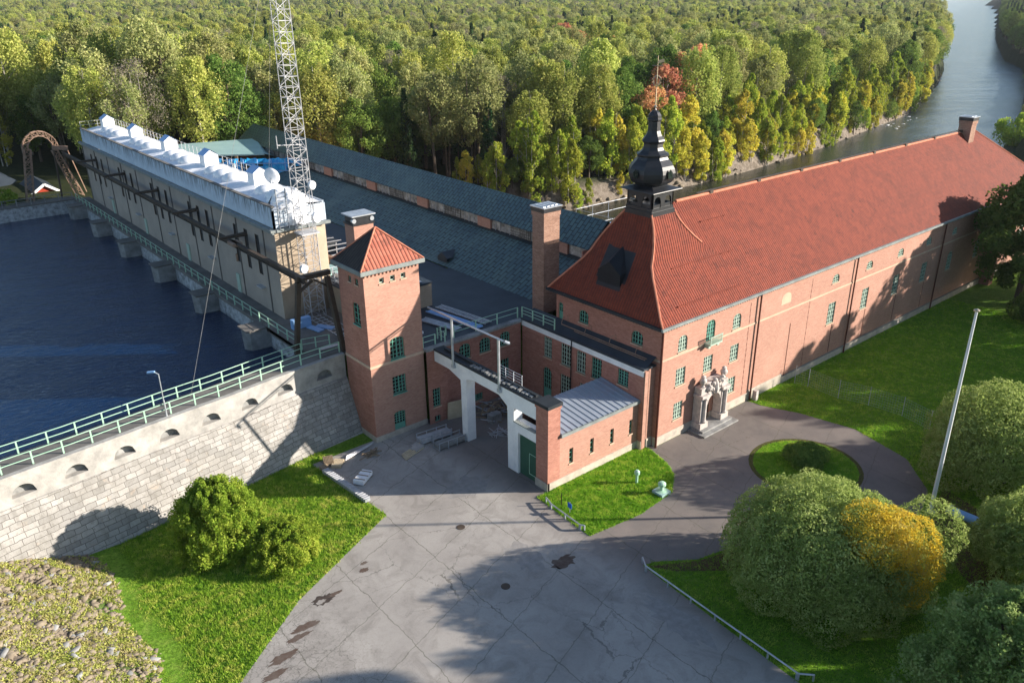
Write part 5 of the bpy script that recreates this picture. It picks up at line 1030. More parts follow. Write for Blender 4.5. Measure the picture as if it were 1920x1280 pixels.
vp = thing('vent_hood', 'green metal vent hood on a square base at the lawn corner', 'vent', (-5.4, -5.4, 0)); MB().box(-5.95, -4.85, -5.95, -4.85, 0, .28).build('base', 'mint', vp); MB().lathe(-5.4, -5.4, [(.28, .5), (.36, .16), (.75, .16), (.8, .34), (1.0, .34), (1.12, .2), (1.15, .03)], 12).build('hood', 'rail', vp)
vp = thing('vent_pipe', 'small green mushroom vent pipe in the middle of the small lawn', 'vent', (-5.8, -3, 0)); MB().lathe(-5.8, -3.0, [(0, .12), (.85, .12), (.9, .24), (1.15, .24), (1.3, .1)], 12).build('pipe', 'rail', vp)
sg = thing('blue_sign', 'small blue sign on a thin post at the edge of the small lawn', 'sign', (-13.2, -2.5, 0)); MB().tube([(-13.2, -2.5, 0), (-13.2, -2.5, 1.1)], .03, 6).build('post', 'zinc', sg); MB().box(-13.24, -13.2, -2.72, -2.28, .55, 1.0).build('plate', 'bluesign', sg)
tag(MB().tube([(-12.9, -1.2, 0), (-12.9, -1.2, 1.15)], .035, 6).build('marker_post', 'blackpipe'), 'thin dark marker post in the small lawn', 'post')
cp = thing('concrete_pipe', 'pale concrete drain pipe lying in shade right of the flagpole', 'pipe', (9.7, -23.4, 0)); MB().tube([(9.7, -22.4, .4), (9.8, -25.6, .4)], .36, 16).build('pipe', 'paleblue', cp); MB().tube([(9.7, -22.4, .4), (9.69, -22.1, .4)], .45, 16).build('collar', 'zinc', cp)
mf_ = thing('mesh_fence', 'see-through wire mesh fence panels across the lawn by the brick hall', 'fence', (21.6, -2.4, 0)); mb = MB(); m4 = MB(); P = [(21.4, -1.0), (21.7, -2.4), (21.6, -5.9), (22.5, -8.7), (22.8, -12), (22, -15)]
for a, b in zip(P, P[1:]):
    for k in range(8): z = .1+k*.27; mb.tube([(*a, z), (*b, z)], .008, 3, False)
    L = math.hypot(b[0]-a[0], b[1]-a[1])
    for k in range(int(L/.25)): t_ = k*.25/L; x, y = a[0]+(b[0]-a[0])*t_, a[1]+(b[1]-a[1])*t_; mb.tube([(x, y, .1), (x, y, 2.0)], .006, 3, False)
for a in P: m4.tube([(*a, 0), (*a, 2.1)], .035, 6)
mb.build('mesh', 'zinc', mf_); m4.build('post', 'zinc', mf_)
tag(MB().box(14.7, 15.1, -.75, -.3, 0, 1.1).build('stone_bollard', 'stone'), 'short stone bollard at the hall downpipe', 'bollard')
sc2 = thing('river_staging', 'silver scaffold staging over the tailrace behind the slate roof', 'scaffold', (50, 55, -4)); mb = MB()
for x in (44, 48, 52, 57):
    for y in (47, 56): mb.tube([(x, y, -5), (x, y, 5)], .05, 5)
for z in (1.5, 3.2, 4.8):
    for y in (47, 56): mb.tube([(44, y, z), (57, y, z)], .045, 5)
    for x in (44, 57): mb.tube([(x, 47, z), (x, 56, z)], .045, 5)
mb.build('tube', 'zinc', sc2); MB().box(46, 55, 48, 55, 1.2, 1.4).build('platform', 'paleblue', sc2); MB().box(40, 43.5, 42, 46, .6, 1.0).build('white_deck', 'palewhite', sc2)
# ------------------------------------------------------------------ rubble slope and grass
def ico(n=1):
    me = D.meshes.new('t'); import bmesh; b = bmesh.new(); bmesh.ops.create_icosphere(b, subdivisions=n, radius=1); b.to_mesh(me); b.free()
    v = np.array([q.co[:] for q in me.vertices]); f = np.array([q.vertices[:] for q in me.polygons]); D.meshes.remove(me); return v, f
rs = np.random.default_rng(3)
def scatter_rocks(name, xy, size, m, zf, flat=.45):
    v, f = ico(1); n = len(xy); VV = []; FF = []
    for i in range(n):
        s = size*rs.uniform(.45, 1.7)*np.array([rs.uniform(.8, 1.4), rs.uniform(.6, 1.1), flat]); w_ = v*1.0
        for q in range(7):
            nn = rs.normal(size=3); nn /= np.linalg.norm(nn); dd_ = w_@nn; w_ = w_-np.outer(np.clip(dd_-rs.uniform(.25, .6), 0, None), nn)
        w_ = w_*s*1.25
        a = rs.uniform(0, 6.28); R = np.array([[math.cos(a), -math.sin(a), 0], [math.sin(a), math.cos(a), 0], [0, 0, 1]]); w_ = w_@R.T
        w_[:, 2] += w_[:, 0]*-.36 if False else 0
        VV.append(w_+np.array([xy[i][0], xy[i][1], float(zf(*xy[i]))+.05])); FF.append(f+i*len(v))
    o = np_mesh(name, np.concatenate(VV), np.concatenate(FF), m); o['kind'] = 'stuff'; return o
def slope_pts(n, x0, x1, y0, y1, edge=-43.9):
    P = np.stack([rs.uniform(x0, x1, n), rs.uniform(y0, y1, n)], 1); e = edge+.5*np.sin(P[:, 1]*.6)-np.clip(6-P[:, 1], 0, 30)*.14+rs.uniform(-.3, .3, n); return P[(P[:, 0] < e) & (P[:, 1] < np.interp(P[:, 0], DX, DY)-2.0)]
for nm, n, sz, mm in (('rubble', 9000, .25, 'rockgrey'), ('rubble_dark', 350, .33, 'concrete')):
    scatter_rocks(nm, slope_pts(n, -62, -43.2, -14, 20), sz, mm, terr, .30)
P = slope_pts(230000, -62, -43.2, -14, 20); q = np.sin(P[:, 0]*1.1+1)*np.sin(P[:, 1]*.9+P[:, 0]*.5)+.6*np.sin(P[:, 0]*2.9+P[:, 1]*2.3)+.03*(6-P[:, 1])+.15
P = P[q+rs.normal(0, .35, len(P)) > -.42]; k = len(P); nr = rs.normal(size=(k, 3))+np.array([0, 0, 1.2]); nr /= np.linalg.norm(nr, axis=1)[:, None]; tt = np.cross(nr, rs.normal(size=(k, 3))); tt /= np.linalg.norm(tt, axis=1)[:, None]; bb = np.cross(nr, tt); s_ = .05*rs.uniform(.5, 1.5, k)[:, None]
pos = np.stack([P[:, 0], P[:, 1], terr(P[:, 0], P[:, 1])+rs.uniform(.06, .2, k)], 1); V = np.stack([pos-tt*s_, pos-bb*s_, pos+tt*s_, pos+bb*s_], 1).reshape(-1, 3)
np_mesh('stonecrop', V, np.arange(len(V)).reshape(-1, 4), 'lf_moss')['kind'] = 'stuff'
sh = []
for k in range(650):
    x = rs.uniform(40, 420); sh.append((x, float(np.interp(x, *YN))+rs.uniform(-1.0, 1.2)))
scatter_rocks('shore_stones', np.array(sh), .6, 'rockgrey', terr, .5)
sh = [(x, float(np.interp(x, *YN))-rs.uniform(-1, 6)) for x in rs.uniform(225, 262, 40)]
foam = scatter_rocks('rapids_foam', np.array(sh), .6, 'palewhite', lambda x, y: -4.12, .15)
def inside(P, poly):
    x, y = P[:, 0], P[:, 1]; c = np.zeros(len(P), bool); j = len(poly)-1
    for i in range(len(poly)):
        xi, yi = poly[i][:2]; xj, yj = poly[j][:2]
        k = ((yi > y) != (yj > y)) & (x < (xj-xi)*(y-yi)/((yj-yi) or 1e-9)+xi); c ^= k; j = i
    return c
def grass(name, P, h, w_, m, per=3, z=None):
    n = len(P); N = n*per; a = rs.uniform(0, 6.28, N); base = np.repeat(P, per, 0)+rs.normal(0, .07, (N, 2)); zz = terr(base[:, 0], base[:, 1]) if z is None else np.full(N, z)
    hh = h*rs.uniform(.5, 1.3, N); ln = rs.normal(0, .35, (N, 2))*hh[:, None]; ww = w_*rs.uniform(.6, 1.3, N); dx, dy_ = np.cos(a)*ww, np.sin(a)*ww
    V = np.stack([np.stack([base[:, 0]-dx, base[:, 1]-dy_, zz], 1), np.stack([base[:, 0]+dx, base[:, 1]+dy_, zz], 1), np.stack([base[:, 0]+ln[:, 0], base[:, 1]+ln[:, 1], zz+hh], 1)], 1).reshape(-1, 3)
    o = np_mesh(name, V, np.arange(N*3).reshape(-1, 3), m); o['kind'] = 'stuff'; return o
def rect_pts(n, x0, x1, y0, y1): return np.stack([rs.uniform(x0, x1, n), rs.uniform(y0, y1, n)], 1)
P = rect_pts(60000, -46, -24, -9, 20); e = -43.7+.5*np.sin(P[:, 1]*.6)-np.clip(6-P[:, 1], 0, 30)*.14
P = P[~inside(P, yard) & (P[:, 0] > e-np.abs(rs.normal(0, .55, len(P)))) & (P[:, 1] < np.interp(P[:, 0], DX, DY)-2.6)]; grass('grass', P, .17, .03, 'blade_rough')
P = rect_pts(16000, -14.2, -.5, -6.4, 1); P = P[inside(P, g2)]; grass('grass', P, .13, .025, 'blade', z=.03)
P = rect_pts(9000, 2.5, 12.2, -15.6, -6); P = P[np.hypot((P[:, 0]-7.4)/4.5, (P[:, 1]+10.9)/4.35) < 1]; grass('grass', P, .1, .02, 'blade', z=.03)
P = rect_pts(50000, -15, 14, -36, -10); P = P[~inside(P, yard)]; grass('grass', P, .11, .025, 'blade')
P = rect_pts(60000, 14, 60, -26, -.1); P = P[~inside(P, yard)]; grass('grass', P, .13, .03, 'blade')

# ------------------------------------------------------------------ trees
def leaves(C_, R_, n, size, rg, shell=.55, aspect=1.0, up=.0, squash=1.0):
    "n leaf quads round each clump centre C_ (k,3) with radii R_ (k,)"
    k = len(C_); idx = rg.integers(0, k, n); d = rg.normal(size=(n, 3)); d /= np.linalg.norm(d, axis=1)[:, None]
    r = R_[idx]*(shell+(1-shell)*rg.random(n)**.6); pos = C_[idx]+d*r[:, None]*np.array([1, 1, squash])
    nr = d*.9+rg.normal(size=(n, 3))*.75+np.array([0, 0, up]); nr /= np.linalg.norm(nr, axis=1)[:, None]
    t = np.cross(nr, rg.normal(size=(n, 3))); t /= np.linalg.norm(t, axis=1)[:, None]; b = np.cross(nr, t)
    s = size*rg.uniform(.55, 1.35, n)[:, None]; t *= s; b *= s*aspect
    return np.stack([pos-t, pos-b*.7, pos+t, pos+b*.7], 1).reshape(-1, 3)
def crown(name, seed, m, H, R, base, prof, ncl, nlf, size, clump=.3, droop=0, squash=1.0, shell=.55, parent=None):
    rg = np.random.default_rng(seed); t = rg.random(ncl)**.85; pr = np.interp(t, *prof); a = rg.random(ncl)*6.283; rr = R*pr*np.sqrt(rg.uniform(.25, 1, ncl))
    Cc = np.stack([rr*np.cos(a), rr*np.sin(a), base+(H-base)*t*.95], 1); Rc = R*clump*rg.uniform(.6, 1.25, ncl)*np.clip(pr+.25, .4, 1)
    V = leaves(Cc, Rc, nlf, size, rg, shell, squash=squash)
    if droop: V[:, 2] -= droop*rg.random(len(V)//4).repeat(4)**2
    return np_mesh(name, V, np.arange(len(V)).reshape(-1, 4), m, parent=parent, link=False)
def trunk_mb(H, r, seed, limbs=5, lean=.03, stems=1, spread=.3):
    rg = random.Random(seed); mb = MB()
    for s in range(stems):
        dx, dy_ = rg.uniform(-1, 1)*lean*H, rg.uniform(-1, 1)*lean*H; ox, oy = (rg.uniform(-spread, spread), rg.uniform(-spread, spread)) if stems > 1 else (0, 0)
        P = [(ox, oy, -.6), (ox*1.5+dx*.3, oy*1.5+dy_*.3, H*.35), (ox*2+dx*.7, oy*2+dy_*.7, H*.65), (ox*2+dx, oy*2+dy_, H*.92)]
        mb.tube(P, [r*1.25, r*.85, r*.5, r*.12], 6, False)
        for k in range(limbs):
            t = rg.uniform(.35, .85); a = rg.uniform(0, 6.28); z = H*t; L = H*.22*(1.2-t); x, y = ox*2+dx*t, oy*2+dy_*t
            mb.tube([(x, y, z), (x+math.cos(a)*L*.6, y+math.sin(a)*L*.6, z+L*.5), (x+math.cos(a)*L, y+math.sin(a)*L, z+L)], [r*.35, r*.22, r*.06], 4, False)
    return mb
ROUND = ([0, .15, .45, .75, 1], [.35, .8, 1, .8, .25]); TALL = ([0, .2, .5, .8, 1], [.45, .85, 1, .75, .3]); SLIM = ([0, .2, .5, .8, 1], [.6, .95, 1, .7, .15]); CONE = ([0, .05, .3, .6, 1], [.6, 1, .72, .4, .04])
# kind: name, crown material, H, R, crown base, profile, clumps, leaves, leaf size, clump size, droop, trunk material, trunk r, variants, stems
KINDS = {
 'birch': ('birch_tree', 'lf_birch', 22, 4.7, 6.5, TALL, 90, 9500, .20, .26, 2.4, 'birchbark', .22, 3, 1),
 'broad': ('broadleaf_tree', 'lf_oak', 19, 5.8, 4, ROUND, 90, 9500, .21, .26, .3, 'bark', .34, 2, 1),
 'olive': ('aspen_tree', 'lf_olive', 22, 5.0, 7, TALL, 80, 8500, .20, .26, .8, 'bark', .24, 2, 2),
 'young': ('young_birch', 'lf_young', 13, 2.0, 1.0, SLIM, 46, 4200, .20, .42, .5, 'birchbark', .10, 3, 2),
 'yellow': ('yellow_birch', 'lf_yellow', 12.5, 2.1, 1.2, SLIM, 44, 4000, .20, .42, .4, 'birchbark', .10, 2, 2),
 'spruce': ('spruce_tree', 'lf_conifer', 19, 3.1, 1.5, CONE, 80, 5200, .22, .28, .6, 'bark', .22, 2, 1),
 'bare': ('bare_tree', 'lf_grey', 18, 4.4, 6, ROUND, 70, 3000, .13, .34, 0, 'birchbark', .18, 1, 3),
 'orange': ('orange_aspen', 'lf_orange', 20, 4.4, 10, ROUND, 44, 3600, .27, .34, .4, 'birchbark', .22, 1, 2)}
PROTO = {}
for k, (nm, lm_, H, R, b0, pf, nc, nl, ls, cs, dr_, tm, tr_, nv, stm) in KINDS.items():
    PROTO[k] = []
    for v in range(nv):
        cm = crown(nm+'_crown', hash_ if False else 100+len(PROTO)*10+v, lm_, H*(1-.06*v), R, b0*(1+.15*v), pf, nc, nl, ls, cs, dr_)
        tm_ = trunk_mb(H*.95, tr_, 7+v, 5, .03, stm, .5).build('tmp', tm); me = tm_.data; me.name = nm+'_trunk'; D.objects.remove(tm_); PROTO[k].append((cm, me, nm))
TLABEL = {'birch': ('tall green birch in the forest', 'birch'), 'broad': ('dark green broad tree in the forest', 'tree'), 'olive': ('grey green aspen in the forest', 'aspen'),
 'young': ('slim yellow-green young birch on the far river bank', 'birch'), 'yellow': ('slim bright yellow birch on the far river bank', 'birch'), 'spruce': ('dark conical spruce in the forest', 'spruce'), 'bare': ('nearly bare grey tree in the forest', 'tree'), 'orange': ('tall bare-trunked aspen with orange-red crown just behind the spire', 'aspen')}
GROUPS = {k: {'birch': 'green forest birches', 'broad': 'dark broadleaf forest trees', 'olive': 'grey green forest aspens', 'young': 'young birches on the bank', 'yellow': 'yellow birches on the bank', 'spruce': 'forest spruces', 'bare': 'bare forest trees', 'orange': 'orange aspens'}[k] for k in KINDS}
FIRST = {}
def put_tree(kind, v, x, y, s, rz, label=None, group='auto'):
    cm, tmesh, nm = PROTO[kind][v]; z = float(terr(x, y))-.2
    d_ = Vector((x, y, 8))-CAM; u = 960+FPX*d_.dot(CR)/d_.dot(CF); wh = 'behind the intake house' if u < 500 else ('behind the slate roofs' if u < 1130 else ('behind the black spire' if u < 1360 else 'beyond the red tiled roof'))
    t = thing(nm, label or (TLABEL[kind][0]+' '+wh if kind != 'orange' else TLABEL[kind][0]), TLABEL[kind][1], (x, y, z), (GROUPS[kind]+' '+wh if kind != 'orange' else GROUPS[kind]) if not label else ('far orange crowns' if 'far band' in label else None)); t.rotation_euler.z = rz; t.scale = (s, s, s*rs.uniform(.9, 1.1))
    a = D.objects.new('trunk', tmesh); b = D.objects.new('crown', cm)
    for q in (a, b): COL.objects.link(q); q.parent = t
    FIRST.setdefault((kind, v), (b, a)); return t
# forest plan: candidate points, nearest to the camera become trees of their own
def poisson(x0, x1, y0, y1, sp, ok):
    ok = ok
    n = int((x1-x0)*(y1-y0)/sp**2); gx = np.arange(x0, x1, sp); gy = np.arange(y0, y1, sp); G = np.stack(np.meshgrid(gx, gy), -1).reshape(-1, 2)+rs.uniform(-.42, .42, (len(gx)*len(gy), 2))*sp; return G[ok(G)]
def in_view(P, zt=15, mu=60):
    d = np.stack([P[:, 0]-CAM.x, P[:, 1]-CAM.y, np.full(len(P), zt-CAM.z)], 1); f = d@np.array(CF); r = d@np.array(CR); return (f > 5) & (np.abs(r/f)*FPX < 960+mu*FPX/np.maximum(f, 1)*.15+30)
def forest_ok(G):
    x, y = G[:, 0], G[:, 1]; north = (y > np.interp(x, *YN)+3) & (x > 22); left = (x <= 22) & (y > 122) & ~((x > -50) & (x < -16) & (y < 145)); south = (x > 210) & (y < np.interp(x, *YS)-3) & (y > np.interp(x, *YS)-400) & ((x > 300) | (y < np.interp(x, *YS)-25))
    return (north | left | south) & in_view(G)
near = poisson(-150, 420, 70, 330, 7.0, lambda G: forest_ok(G) & (np.hypot(G[:, 0]+51, G[:, 1]+41) < 330))
shore = []
for x in np.arange(52, 330, 3.1):
    for row in range(3): shore.append((x+rs.uniform(-1.4, 1.4), float(np.interp(x, *YN))+1.6+row*3.4+rs.uniform(-1.2, 1.2)))
shore = np.array(shore); shore = shore[(rs.random(len(shore)) < .86) & in_view(shore)]
bd = near[:, 1]-np.interp(near[:, 0], *YN); near = near[~((near[:, 0] > 45) & (bd < 11))]
def pick(x, y, u):
    n1 = math.sin(x*.021+1.3)*math.cos(y*.027+.4)+.5*math.sin(x*.055-y*.04); d = math.hypot(x+51, y+41)
    # patches that the photograph shows
    if x > 200 and y < np.interp(x, *YS): return 'broad' if u < .7 else 'spruce'
    if n1 > .75: return 'broad' if u < .7 else 'birch'
    if n1 < -.85: return 'spruce' if u < .45 else ('broad' if u < .7 else 'olive')
    w_ = [('birch', .42), ('olive', .2), ('broad', .17), ('spruce', .05), ('bare', .05), ('young', .035), ('yellow', .02), ('orange', 0.0)]
    c_ = 0
    for k, p in w_:
        c_ += p
        if u < c_: return k
    return 'birch'
ORANGE = [(100, 88.5, 1.0), (110, 93, 1.1), (121, 97, 1.15), (131, 102, 1.1), (143, 108, 1.15), (126, 108, 1.2), (152, 116, 1.1), (163, 121, 1.0), (251, 289, 1.1), (241, 272, 1.1), (231, 257, 1.15), (222, 243, 1.0), (214, 230, 1.1), (206, 218, 1.1), (200, 206, 1.1), (192, 195, 1.0), (184, 183, 1.1), (177, 170, .9), (-8, 163, .8)]
near = near[[min(math.hypot(x-q[0], y-q[1]) for q in ORANGE) > 4.5 for x, y in near]]
for x, y, sc in ORANGE:
    cl = min(x, 999) < 170 and x > 0
    put_tree('orange', 0, x, y, sc, x*1.7, None if cl else ('single orange-yellow tree behind the intake house' if x < 0 else 'orange-red tree in the thin far band of orange crowns'), 'auto')
    if not cl and x > 0: pass
allp = [(x, y, None) for x, y in near]+[(x, y, 's') for x, y in shore]
allp.sort(key=lambda p: math.hypot(p[0]-CAM.x, p[1]-CAM.y)); random.seed(77)
rest = []; count = 0
for x, y, s in allp:
    u = random.random()
    if s: k = 'yellow' if u < (.34 if x > 60 else .1) else ('young' if u < .93 else 'broad'); sc = random.choice((.5, .7, .85, 1, 1.1, 1.3))*random.uniform(.9, 1.1)*(1.0 if k != 'broad' else .5)
    else: k = pick(x, y, u); sc = random.uniform(.78, 1.32)*(1.0 if k != 'spruce' else .85)
    v = random.randrange(KINDS[k][13]); rz = random.random()*6.28
    if count < 270: put_tree(k, v, x, y, sc, rz); count += 1
    else: rest.append((x, y, k, v, sc, rz))
for k in KINDS:   # every kind needs one tree of its own for the far forest to be drawn from
    for v in range(KINDS[k][13]):
        if (k, v) not in FIRST:
            c_ = [i for i, q in enumerate(rest) if q[2] == k] or [0]; q = rest.pop(c_[0]); put_tree(k, v, q[0], q[1], q[4], q[5])
def far_ring(d0, d1, sp, s0):
    B = d1*1.0; G = poisson(-600 if d1 < 1500 else -d1*.6, B, 60, B, sp, lambda G: forest_ok(G) & (np.hypot(G[:, 0]+51, G[:, 1]+41) >= d0) & (np.hypot(G[:, 0]+51, G[:, 1]+41) < d1))
    for x, y in G:
        k = pick(x, y, random.random()); rest.append((x, y, k, random.randrange(KINDS[k][13]), random.uniform(.7, 1.25)*s0*(.85 if k in ('birch', 'olive', 'broad') else 1), random.random()*6.28))
far_ring(330, 700, 7.6, 1.15); far_ring(700, 1400, 10, 1.2); far_ring(1400, 3000, 15, 1.5); far_ring(3000, 7000, 36, 2.4)
keys = sorted(FIRST); me = D.meshes.new('forest'); A = np.array([(q[0], q[1], 0) for q in rest], np.float32); A[:, 2] = terr(A[:, 0], A[:, 1])-.3
me.vertices.add(len(A)); me.vertices.foreach_set('co', A.ravel())
for nm, typ, vals in (('idx', 'INT', [keys.index((q[2], q[3])) for q in rest]), ('scl', 'FLOAT', [q[4] for q in rest]), ('rot', 'FLOAT', [q[5] for q in rest])):
    at = me.attributes.new(nm, typ, 'POINT'); at.data.foreach_set('value', np.array(vals, np.int32 if typ == 'INT' else np.float32))
fo = D.objects.new('forest', me); COL.objects.link(fo); fo['kind'] = 'stuff'
ng = D.node_groups.new('forest', 'GeometryNodeTree'); ng.interface.new_socket('Geometry', in_out='INPUT', socket_type='NodeSocketGeometry'); ng.interface.new_socket('Geometry', in_out='OUTPUT', socket_type='NodeSocketGeometry')
N_ = ng.nodes; gi, go = N_.new('NodeGroupInput'), N_.new('NodeGroupOutput'); ji = N_.new('GeometryNodeJoinGeometry'); parts = []
for kk in keys:
    j = N_.new('GeometryNodeJoinGeometry')
    for ob in FIRST[kk]: oi = N_.new('GeometryNodeObjectInfo'); oi.transform_space = 'ORIGINAL'; oi.inputs['Object'].default_value = ob; ng.links.new(oi.outputs['Geometry'], j.inputs[0])
    gti = N_.new('GeometryNodeGeometryToInstance'); ng.links.new(j.outputs[0], gti.inputs[0]); parts.append(gti)
for q in reversed(parts): ng.links.new(q.outputs[0], ji.inputs[0])
ip = N_.new('GeometryNodeInstanceOnPoints'); mp_ = N_.new('GeometryNodeMeshToPoints'); ng.links.new(gi.outputs[0], mp_.inputs[0]); ng.links.new(mp_.outputs[0], ip.inputs['Points']); ng.links.new(ji.outputs[0], ip.inputs['Instance']); ip.inputs['Pick Instance'].default_value = True
def attr(nm, typ): a = N_.new('GeometryNodeInputNamedAttribute'); a.data_type = typ; a.inputs['Name'].default_value = nm; return a.outputs[0]
ng.links.new(attr('idx', 'INT'), ip.inputs['Instance Index']); ng.links.new(attr('scl', 'FLOAT'), ip.inputs['Scale'])
cx_ = N_.new('ShaderNodeCombineXYZ'); ng.links.new(attr('rot', 'FLOAT'), cx_.inputs[2]); ng.links.new(cx_.outputs[0], ip.inputs['Rotation']); ng.links.new(ip.outputs[0], go.inputs[0])
md = fo.modifiers.new('forest', 'NODES'); md.node_group = ng

# single trees and shrubs near the camera
def lobed(name, label, cat, x, y, lobes, m, size, n, tr_h, tr_r, tm='bark', shell=.86, gold=None, seed=1, squash=.95, part='crown'):
    t = thing(name, label, cat, (x, y, 0)); rg = np.random.default_rng(seed); L = np.array([q[:3] for q in lobes], float); R = np.array([q[3] for q in lobes], float)
    wts = R**2/sum(R**2)
    def mk(idx, mm, nm):
        Vs = []
        for i in idx:
            k = max(200, int(n*wts[i])); d = rg.normal(size=(k, 3)); d /= np.linalg.norm(d, axis=1)[:, None]; fr_ = rg.integers(3, 7, 3); 
            bump_ = 1+.07*np.sin(d[:, 0]*fr_[0]+i)*np.cos(d[:, 1]*fr_[1]*1.7)+.05*np.sin(d@np.array([9., 7, 8])+i*2)
            r = R[i]*bump_*(shell+(1-shell)*rg.random(k)**.7); pos = L[i]+d*r[:, None]*np.array([1, 1, squash]); keep = pos[:, 2] > .15; pos, d = pos[keep], d[keep]; k = len(pos)
            nr = d+rg.normal(size=(k, 3))*.6; nr /= np.linalg.norm(nr, axis=1)[:, None]; tt = np.cross(nr, rg.normal(size=(k, 3))); tt /= np.linalg.norm(tt, axis=1)[:, None]; bb = np.cross(nr, tt); s = size*rg.uniform(.6, 1.4, k)[:, None]
            Vs.append(np.stack([pos-tt*s, pos-bb*s*.55, pos+tt*s, pos+bb*s*.55], 1).reshape(-1, 3))
        V = np.concatenate(Vs); np_mesh(nm, V, np.arange(len(V)).reshape(-1, 4), mm, parent=t)
    gi_ = gold or []
    mk([i for i in range(len(lobes)) if i not in gi_], m, part)
    if gi_: mk(gi_, 'lf_gold', 'golden_foliage')
    tb = trunk_mb(tr_h, tr_r, seed, 7, .04, 1); o = tb.build('trunk', tm, t, off=(0, 0, 0)); return t
def dome(R, H, n, seed, r0=.42, zc=.38):
    rg = random.Random(seed); L = []
    for k in range(n):
        t = (k+.5)/n; z = 1-1.35*t; z = max(-.3, z); a = k*2.39996; q = math.sqrt(max(0, 1-z*z)); L.append((R*.62*q*math.cos(a), R*.62*q*math.sin(a), H*zc+(H*(1-zc)-R*r0*.8)*z, R*r0*rg.uniform(.88, 1.15)))
    L.append((0, 0, H*.42, R*.60)); return L
W1 = dome(7.3, 7.9, 34, 3, .30, .36); W1 = [(a, b, max(c, 1.5), r) for a, b, c, r in W1]
W1 += [(5.3, -4.6, 5.0, 2.3), (4.8, -5.0, 3.4, 1.7), (2.0, -5.6, 2.2, 1.5)]
GOLDL = [(.0, -2.9, 6.6, 2.0), (.8, -3.8, 6.3, 2.0), (1.6, -4.7, 5.8, 2.1), (1.7, -5.2, 4.4, 1.9), (1.0, -5.3, 3.2, 1.6), (-.6, -4.2, 6.5, 1.9)]
GOLD = len(W1); W1 += GOLDL
lobed('globe_willow', 'big round globe willow with a golden patch beside the low barrier', 'willow', -6.3, -20.1, W1, 'lf_willow', .08, 190000, 6, .4, seed=5, gold=list(range(GOLD, GOLD+6)))
lobed('globe_willow', 'large round willow behind the flagpole at the right edge', 'willow', 17.6, -23.0, dome(6.8, 8.6, 28, 8, .32)+[(-4.6, 2.6, 2.4, 2.3)], 'lf_willow', .10, 70000, 6, .4, seed=6)
lobed('globe_willow', 'round willow beside the concrete pipe at the right edge', 'willow', 5.6, -29.6, dome(4.9, 7.0, 22, 12, .33), 'lf_willow', .095, 50000, 5, .3, seed=7)
lobed('low_shrub', 'dark low shrub on the round grass island', 'shrub', 7.9, -10.6, dome(2.0, 1.7, 9, 2), 'lf_oak', .09, 12000, 1.2, .06, seed=9)
lobed('low_shrub', 'dark shrub at the lawn edge below the tall tree', 'shrub', 58.5, -11.5, dome(3.4, 4.5, 9, 22), 'lf_oak', .14, 12000, 2, .1, seed=19)
def leafy(name, label, cat, x, y, H, R, m, n, size, ncl, base=.2, seed=1, tr=.2, prof=ROUND, clump=.22, shell=.3, stems=1, up=False, tm='bark'):
    t = thing(name, label, cat, (x, y, float(terr(x, y)))); cm = crown('crown', seed, m, H, R, base, prof, ncl, n, size, clump, 0, 1.5 if up else 1, shell); o = D.objects.new('crown', cm); COL.objects.link(o); o.parent = t
    trunk_mb(H*.85, tr, seed, 9, .03, stems, .5).build('trunk', tm, t, off=(0, 0, 0)); return t
BUSHY = ([0, .2, .5, .8, 1], [.8, 1, .92, .65, .2])
leafy('large_bush', 'big yellow-green leafy bush in front of the dam wall', 'bush', -36.3, 11.6, 6.0, 3.5, 'lf_bush', 90000, .075, 420, .2, 3, .1, BUSHY, .13, .1, 5, True)
leafy('low_bush', 'low spreading bush right of the big bush by the yard', 'bush', -33.0, 7.6, 2.6, 3.0, 'lf_bush', 42000, .065, 220, .1, 4, .05, BUSHY, .15, .15, 5)
leafy('leafy_tree', 'light green leafy tree in the bottom right corner', 'tree', -10.2, -33.2, 9.8, 5.2, 'lf_maple', 90000, .09, 420, 1.0, 5, .15, BUSHY, .14, .1, 2, True)
leafy('park_tree', 'tall dark tree at the right edge shading the hall wall', 'tree', 64.5, -7.0, 17.5, 6.6, 'lf_oak', 30000, .24, 110, 3, 6, .4, ROUND, .26, .3)
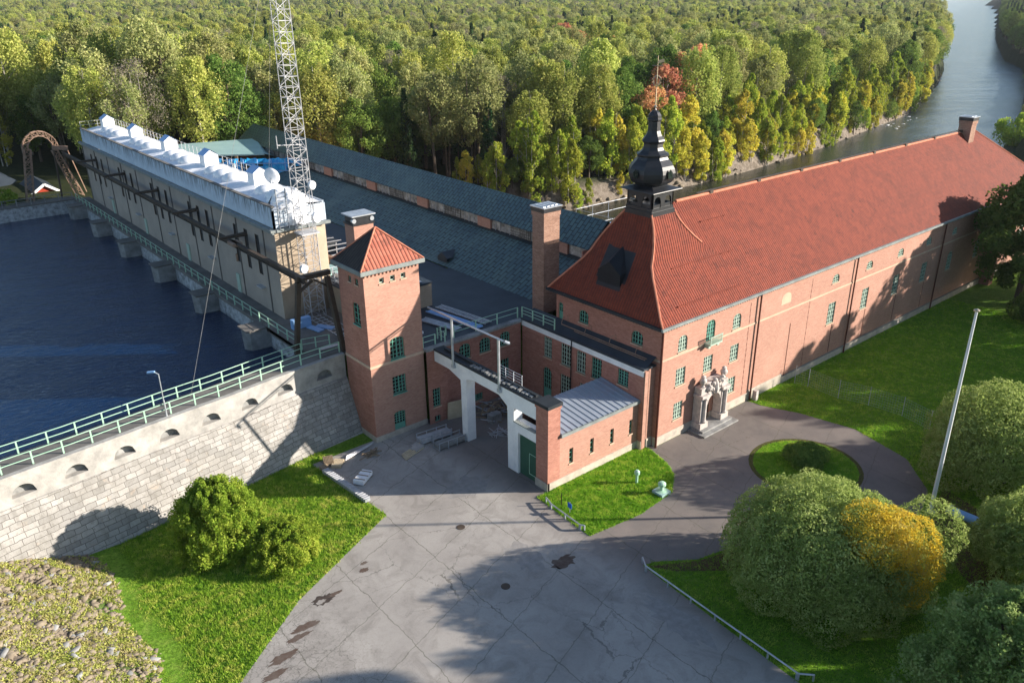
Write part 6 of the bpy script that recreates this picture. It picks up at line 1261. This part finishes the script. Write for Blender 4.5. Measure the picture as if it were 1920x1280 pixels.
for k, (x, y, H, R) in enumerate(((62, -24, 17, 5.5), (72, -21, 20, 6.5), (84, -19, 23, 7), (97, -22, 25, 8), (70, -34, 20, 6), (87, -37, 24, 7), (57, -37, 17, 5.5), (106, -34, 26, 8), (47, -42, 17, 6), (79, -11, 16, 5), (66, -46, 22, 7), (36, -46, 16, 6), (66, -32, 20, 6), (73, -44, 24, 7), (53, -30, 15, 4.5))):
    leafy('park_tree', 'tall park tree standing on the grass south of the brick hall', 'tree', x, y, H, R, 'lf_oak', 5000, .30, 60, 4, 30+k, .4, ROUND, .24, .3)['group'] = 'park trees beside the hall'
leafy('garden_bush', 'dark bush left of the red cottage', 'bush', -36, 118, 3.5, 3, 'lf_oak', 5000, .16, 40, .2, 71, .1, BUSHY, .25, .3)
leafy('garden_bush', 'bright green bush at the left edge by the far reservoir wall', 'bush', -31.5, 113.5, 3.2, 2.2, 'lf_bush', 5000, .12, 40, .2, 72, .1, BUSHY, .25, .3)
leafy('bank_bush', 'rounded bush on the near river bank beyond the far hall end', 'bush', 222, 50, 9, 7, 'lf_young', 6000, .35, 40, .5, 50, .2, ROUND, .3, .4)
leafy('bank_bush', 'lower bush farther along the near river bank', 'bush', 236, 50, 7, 7, 'lf_olive', 6000, .35, 40, .5, 51, .2, ROUND, .3, .4)
for k, (x, y, H, R) in enumerate(((6, -41.5, 19, 5.4), (12, -46, 21.5, 6), (-2, -37, 12.5, 4.6), (-2, -50, 17, 6), (-12, -46, 13, 5), (20, -62, 22, 7))):
    leafy('yard_tree', 'broad tree standing south of the paved yard', 'tree', x, y, H, R, 'lf_maple', 16000, .2, 60, 2, 60+k, .3, ROUND, .24, .3)['group'] = 'trees south of the yard'

# ------------------------------------------------------------------ air
M['haze'] = D.materials.new('haze'); M['haze'].use_nodes = True; hn = M['haze'].node_tree; hn.nodes.remove(hn.nodes['Principled BSDF'])
pv_ = hn.nodes.new('ShaderNodeVolumePrincipled'); pv_.inputs['Color'].default_value = (.86, .92, 1, 1); pv_.inputs['Density'].default_value = .00005; pv_.inputs['Anisotropy'].default_value = .2
hn.links.new(pv_.outputs[0], hn.nodes['Material Output'].inputs['Volume'])
hz = MB().box(-15500, 15600, -15500, 15600, -10, 95).build('haze', 'haze'); hz['kind'] = 'stuff'
